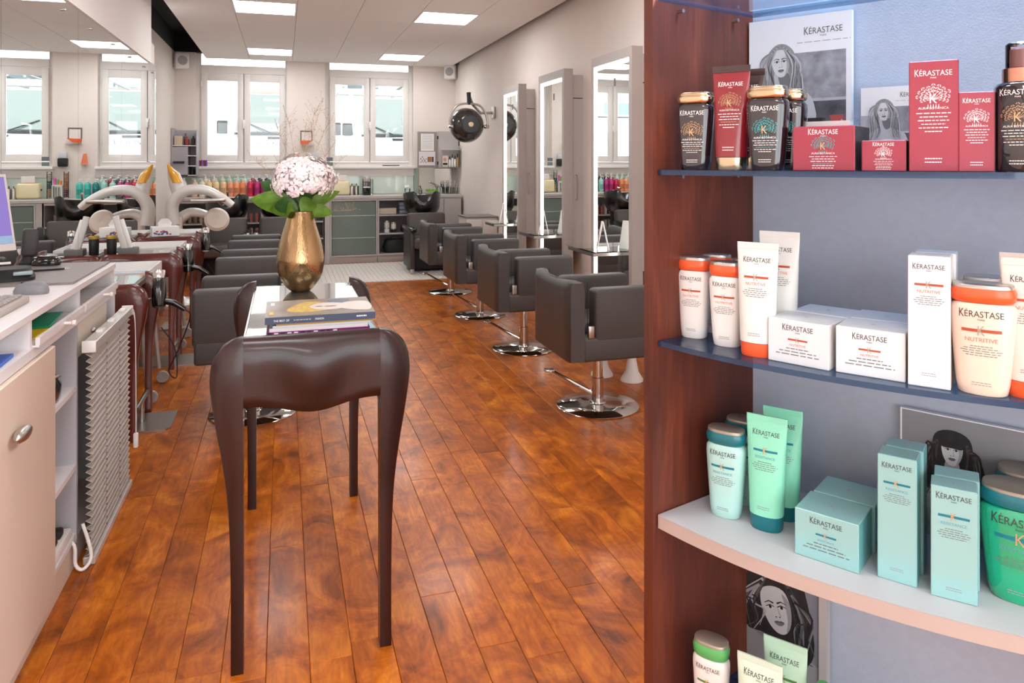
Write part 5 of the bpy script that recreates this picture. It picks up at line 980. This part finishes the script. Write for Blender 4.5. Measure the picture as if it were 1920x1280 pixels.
p = along(1915, .045); t = thing('spray_bottle', 'black spray bottle with copper collar at the right of the top shelf', 'bottle', (p.x, p.y, zt_), FACE, GRP); r_ = hpx(p, 44); h_ = hpx(p, 168); CPR = mat('copper', (206, 150, 126), .2, metal=1)
MB().lathe([(r_*.94, 0), (r_, .004), (r_, h_*.94), (r_*.9, h_*.985), (r_*.6, h_)], 32).obj('body', DKB, t, 60); MB().lathe([(r_*.7, h_), (r_*.7, h_*1.15), (r_*.62, h_*1.16)], 28).obj('collar', CPR, t); MB().lathe([(r_*.42, h_*1.16), (r_*.42, h_*1.36), (r_*.36, h_*1.38)], 20).obj('nozzle', mat('nozzle_rose', (140, 74, 72), .3), t); MB().lathe([(r_*.58, h_*1.155), (r_*.58, h_*1.42), (r_*.5, h_*1.44)], 24).obj('clear_cap', GLASS, t)
pr = Print(lambda x, z: -math.sqrt(max(0, r_*r_-x*x)), .0005); brand(pr, 'aura_dark', r_*1.75, h_*.97, h_*.03, ''); pr.obj('label_print', t)
p = along(1553, .15); t = thing('mini_display', 'tiny tube and jar display peeking over the wide garnet box', 'display', (p.x, p.y, zt_), FACE, GRP); MB().box(-.04, .04, -.01, .01, 0, .09).obj('stand', mat('stand_white', (230, 228, 226), .5), t); MB().prism([(.008, .09), (.024, .09), (.028, .101), (.004, .101)], 'y', -.008, .008).obj('mini_tube', RTB, t); MB().box(-.035, -.008, -.008, .008, .09, .097).obj('mini_jar', BLK, t)
# ---- posters: flat printed boards leaning at the back panel
G = [mat('print_tone_%d' % i, (v, v, v+2), .6) for i, v in enumerate((30, 52, 84, 120, 150, 176, 198, 218, 236))]
NTX = [mat('print_landscape_dark', (84, 84, 90), .6, noise=.55, nscale=26), mat('print_landscape_mid', (150, 150, 156), .6, noise=.35, nscale=40), mat('print_landscape_light', (186, 186, 192), .6, noise=.18, nscale=34)]
HAIRM = mat('print_hair_brown', (74, 62, 58), .6, noise=.5, nscale=60); BROWNT = mat('print_hair_dark', (40, 36, 38), .6, noise=.4, nscale=60)
def face(pr, cx, cz, R, skin, shade, dark, tilt=0):
    c, s = math.cos(tilt), math.sin(tilt)
    def T(x, z): return (cx+(x*c-z*s)*R, cz+(x*s+z*c)*R)
    pr.poly([T(*q) for q in smooth_pts([(0, 1.25), (.62, 1.05), (.82, .45), (.78, -.2), (.55, -.85), (.2, -1.2), (-.2, -1.2), (-.55, -.85), (-.78, -.2), (-.82, .45), (-.62, 1.05)], 3, True)], skin, .0010)
    pr.poly([T(*q) for q in smooth_pts([(.5, .9), (.82, .45), (.78, -.2), (.55, -.85), (.3, -1.1), (.5, -.5), (.55, .2)], 3, True)], shade, .0013)
    for e in (-1, 1):
        pr.poly([T(*q) for q in smooth_pts([(e*.12, .14), (e*.3, .24), (e*.52, .16), (e*.32, .07)], 3, True)], G[7], .0015); x, z = T(e*.32, .155); pr.ell(x, z, R*.085, R*.085, G[0], .0017, 12)
        pr.ribbon([T(*q) for q in ((e*.1, .17), (e*.3, .27), (e*.56, .17))], R*.05, R*.04, dark, .0019); pr.ribbon([T(*q) for q in ((e*.1, .36), (e*.34, .46), (e*.62, .34))], R*.09, R*.03, dark, .0016)
    pr.ribbon([T(*q) for q in ((.08, .2), (.12, -.15), (.18, -.3))], R*.03, R*.05, shade, .0016)
    for e in (-1, 1): x, z = T(e*.1, -.34); pr.ell(x, z, R*.05, R*.03, dark, .0018, 8)
    pr.poly([T(*q) for q in smooth_pts([(-.3, -.62), (-.1, -.54), (0, -.57), (.1, -.54), (.3, -.62), (0, -.65)], 3, True)], G[2], .0016); pr.poly([T(*q) for q in smooth_pts([(-.28, -.64), (0, -.66), (.28, -.64), (.12, -.78), (-.12, -.78)], 3, True)], G[3], .0017)
def strands(pr, roots, tips, n, seed, mats, w, lift, side=None):
    rr = random.Random(seed)
    for i in range(n):
        k = i/(n-1) if n > 1 else 0; a = [roots[0][j]+(roots[1][j]-roots[0][j])*k for j in (0, 1)]; b = [tips[0][j]+(tips[1][j]-tips[0][j])*k for j in (0, 1)]; b = [q+rr.uniform(-1, 1)*w*3 for q in b]
        m_ = [(a[j]+b[j])/2+rr.uniform(-1, 1)*w*4 for j in (0, 1)]
        if side: m_ = [side[0]+side[2]*k*w*9+rr.uniform(-1, 1)*w, side[1]+rr.uniform(-1, 1)*w*2]
        m2 = [a[j]*.25+b[j]*.75+rr.uniform(-1, 1)*w*4 for j in (0, 1)]
        pr.ribbon(smooth_pts([tuple(a), tuple(m_), tuple(m2), tuple(b)], 4), w*1.3, w*.3, mats[i % len(mats)], lift+.00001*i)
def poster(label, s0, s1, z0, z1, back, lean=.0):
    a, b = PB_+DB*s0+DN*back, PB_+DB*s1+DN*back; rz, c = yaw_pos(a, b); t = thing('poster', label, 'poster', (c.x, c.y, z0+.0004), rz, 'advert boards at the back of the display'); w = (b-a).length; h = z1-z0
    MB().box(-w/2, w/2, 0, .012, 0, h).obj('board', mat('board_white', (236, 236, 238), .6), t); return t, w, h
def portrait_blonde(t, w, h, logo):
    pr = Print(None, .0003); pr.rect(-w/2, w/2*.9, 0, h*.66, NTX[2], .0000); pr.rect(-w*.08, w/2*.9, h*.46, h*.76, NTX[1], .0002); pr.rect(w*.0, w/2*.9, 0, h*.44, NTX[0], .0003)
    cx, cz, R = -w*.17, h*.70, w*.12
    pr.poly(smooth_pts([(cx-R*.4, cz+R*1.55), (cx+R*.5, cz+R*1.5), (cx+R*1.2, cz+R*.6), (cx+R*1.3, cz-R*1.2), (cx+R*2.2, cz-R*2.6), (cx+R*1.4, cz-R*4.4), (cx-R*1.6, cz-R*4.2), (cx-R*1.9, cz-R*2.6), (cx-R*1.1, cz-R*1.0), (cx-R*1.1, cz+R*.7)], 4, True), G[4], .0005)
    pr.poly(smooth_pts([(cx-R*.5, cz-R*.7), (cx+R*.6, cz-R*.7), (cx+R*.8, cz-R*2), (cx+R*2.5, cz-R*2.9), (cx+R*2.5, cz-R*5.6), (cx-R*1.9, cz-R*5.6), (cx-R*1.9, cz-R*3), (cx-R*.6, cz-R*2)], 4, True), G[6], .0007)
    pr.poly(smooth_pts([(cx-R*1.9, cz-R*4.2), (cx-R*.4, cz-R*3.6), (cx+R*1.0, cz-R*3.5), (cx+R*1.6, cz-R*4.2), (cx+R*1.4, cz-R*5.6), (cx-R*1.9, cz-R*5.6)], 4, True), G[8], .0009); pr.poly(smooth_pts([(cx-R*.2, cz-R*1.0), (cx+R*.6, cz-R*.8), (cx+R*.8, cz-R*1.9), (cx+R*.2, cz-R*2.2)], 4, True), G[3], .0009)
    face(pr, cx, cz, R*.92, G[7], G[5], G[1], .06)
    M_ = [G[2], G[5], G[3], G[6], G[4]]
    strands(pr, ((cx-R*.2, cz+R*1.4), (cx-R*.75, cz+R*.9)), ((cx-R*.6, cz-R*3.6), (cx-R*2.1, cz-R*3.6)), 15, 1, M_, R*.1, .002, (cx-R*.85, cz, -1)); strands(pr, ((cx+R*.1, cz+R*1.45), (cx+R*.8, cz+R*.9)), ((cx+R*.9, cz-R*3.6), (cx+R*2.2, cz-R*3.2)), 15, 2, M_, R*.1, .002, (cx+R*.85, cz, 1))
    pr.logo(w*.24, h*.895, w*.36, G[2]); pr.dashes(w*.24, h*.825, w*.5, h*.004, G[4], 3)
    for i in range(3): pr.dashes(w*.25, h*.64-i*h*.03, w*.3, h*.008, G[8], 5+i)
    pr.obj('poster_print', t)
def seg(u, back): # position along the back panel of column u
    return min((abs((lambda q: PCX+FPX*q.dot(RT)/q.dot(FW))(PB_+DB*(i*.002)+DN*back)-u), i) for i in range(-20, 420))[1]*.002
def ztop(s, v, back): q = PB_+DB*s+DN*back; return CAMH+(PCY-v)*q.dot(FW)/FPX
bk0 = .02; s0, s1 = seg(1405, bk0), seg(1597, bk0); t, w, h = poster('large black and white advert board of a long-haired woman on the top shelf', s0, s1, ZSH[1], ztop(s0, 43, bk0), bk0); portrait_blonde(t, w, h, 1)
bk1 = .03; s0, s1 = seg(1614, bk1), seg(1750, bk1); t, w, h = poster('small advert card of a long-haired woman behind the tall garnet box', s0, s1, ZSH[1], ztop(s0, 166, bk1), bk1); portrait_blonde(t, w, h, 1)
s0, s1 = seg(1688, bk0), seg(1688, bk0)+.36; t, w, h = poster('grey advert board of a woman with dark fringe on the third shelf', s0, s1, ZSH[3], ztop(s0, 763, bk0), bk0)
pr = Print(None, .0003); pr.rect(-w/2+.003, w/2, .0, h-.002, mat('poster_grey', (138, 136, 140), .6, noise=.05, nscale=10)); cx, cz, R = -w*.26, h*.72, w*.064
pr.poly(smooth_pts([(cx-R*2.6, 0), (cx-R*2.7, cz-R*3.6), (cx-R*.8, cz-R*2.2), (cx+R*.8, cz-R*2.2), (cx+R*3.2, cz-R*2.8), (cx+R*4.4, cz-R*5), (cx+R*3.2, 0)], 4, True), mat('print_jumper', (150, 154, 158), .6, noise=.2, nscale=70), .0004)
pr.poly(smooth_pts([(cx, cz+R*1.7), (cx+R*1.2, cz+R*1.2), (cx+R*1.5, cz-R*.5), (cx+R*1.8, cz-R*3.6), (cx+R*.8, cz-R*3.4), (cx-R*.6, cz-R*3), (cx-R*1.9, cz-R*3.2), (cx-R*1.5, cz-R*.5), (cx-R*1.2, cz+R*1.2)], 4, True), BROWNT, .0006); pr.poly(smooth_pts([(cx-R*.4, cz-R*.6), (cx+R*.4, cz-R*.6), (cx+R*.5, cz-R*2.4), (cx-R*.5, cz-R*2.4)], 3, True), G[5], .0008)
face(pr, cx, cz, R*.9, G[7], G[5], G[1]); pr.poly(smooth_pts([(cx-R*.8, cz+R*1.2), (cx, cz+R*1.45), (cx+R*.8, cz+R*1.2), (cx+R*.75, cz+R*.35), (cx, cz+R*.3), (cx-R*.75, cz+R*.35)], 4, True), BROWNT, .0022); strands(pr, ((cx-R*1, cz+R*.9), (cx-R*1.2, cz)), ((cx-R*1.2, cz-R*3.4), (cx-R*2, cz-R*3.4)), 7, 3, [BROWNT, HAIRM], R*.16, .002, (cx-R*1.05, cz, -.6)); strands(pr, ((cx+R*1, cz+R*.9), (cx+R*1.2, cz)), ((cx+R*1.0, cz-R*3.6), (cx+R*1.9, cz-R*3.6)), 7, 4, [BROWNT, HAIRM], R*.16, .002, (cx+R*1.05, cz, .6))
sR = seg(1900, bk0)-(s0+s1)/2; pr.text('RE', sR+.012, h*.62, .03, WI, .016, .0008); pr.text('I', sR+.018, h*.8, .004, WI, .022, .0008); pr.obj('poster_print', t)
s0, s1 = seg(1396, bk0), seg(1546, bk0); t, w, h = poster('black and white advert board of a wavy-haired woman on the lowest shelf', s0, s1, ZSH[4], .605, bk0)
pr = Print(None, .0003); pr.rect(-w/2, w/2-.012, 0, h, mat('poster_slate', (128, 130, 142), .6)); cx, cz, R = -w*.08, h*.58, w*.27
pr.poly(smooth_pts([(cx-R*1.6, 0), (cx-R*1.6, cz-R*1.2), (cx-R*.5, cz-R*1.6), (cx+R*.6, cz-R*1.6), (cx+R*1.9, cz-R*1.9), (cx+R*2.0, 0)], 4, True), G[4], .0004)
pr.poly(smooth_pts([(cx-R*.3, h*.999), (cx+R*.9, h*.97), (cx+R*1.5, cz+R*.4), (cx+R*1.7, cz-R*1.2), (cx+R*1.2, cz-R*2), (cx-R*.4, cz-R*1.3), (cx-R*1.5, cz-R*1.2), (cx-R*1.5, cz+R*.6), (cx-R*1.2, h*.97)], 4, True), BROWNT, .0006)
face(pr, cx, cz, R*.85, G[6], G[4], G[0], .25)
strands(pr, ((cx-R*.2, h*.97), (cx-R*.8, cz+R*.9)), ((cx-R*1.0, cz-R*1.1), (cx-R*1.55, cz-R*.9)), 12, 5, [G[1], G[4], G[2], G[5], G[0]], R*.1, .0022, (cx-R*.95, cz+R*.2, -.8)); strands(pr, ((cx+R*.1, h*.97), (cx+R*.8, cz+R*.7)), ((cx+R*1.0, cz-R*1.9), (cx+R*1.7, cz-R*1.6)), 12, 6, [G[1], G[3], G[2], G[0]], R*.1, .0022, (cx+R*.9, cz+R*.1, .8))
pr.logo(-w*.18, h*.93, w*.4, mat('ink_copper', (200, 160, 140), .5)); pr.obj('poster_print', t)
MB().box(w/2-.01, w/2+.006, -.006, .014, 0, h+.002).obj('stand_edge', mat('stand_strip', (186, 180, 178), .4), t)
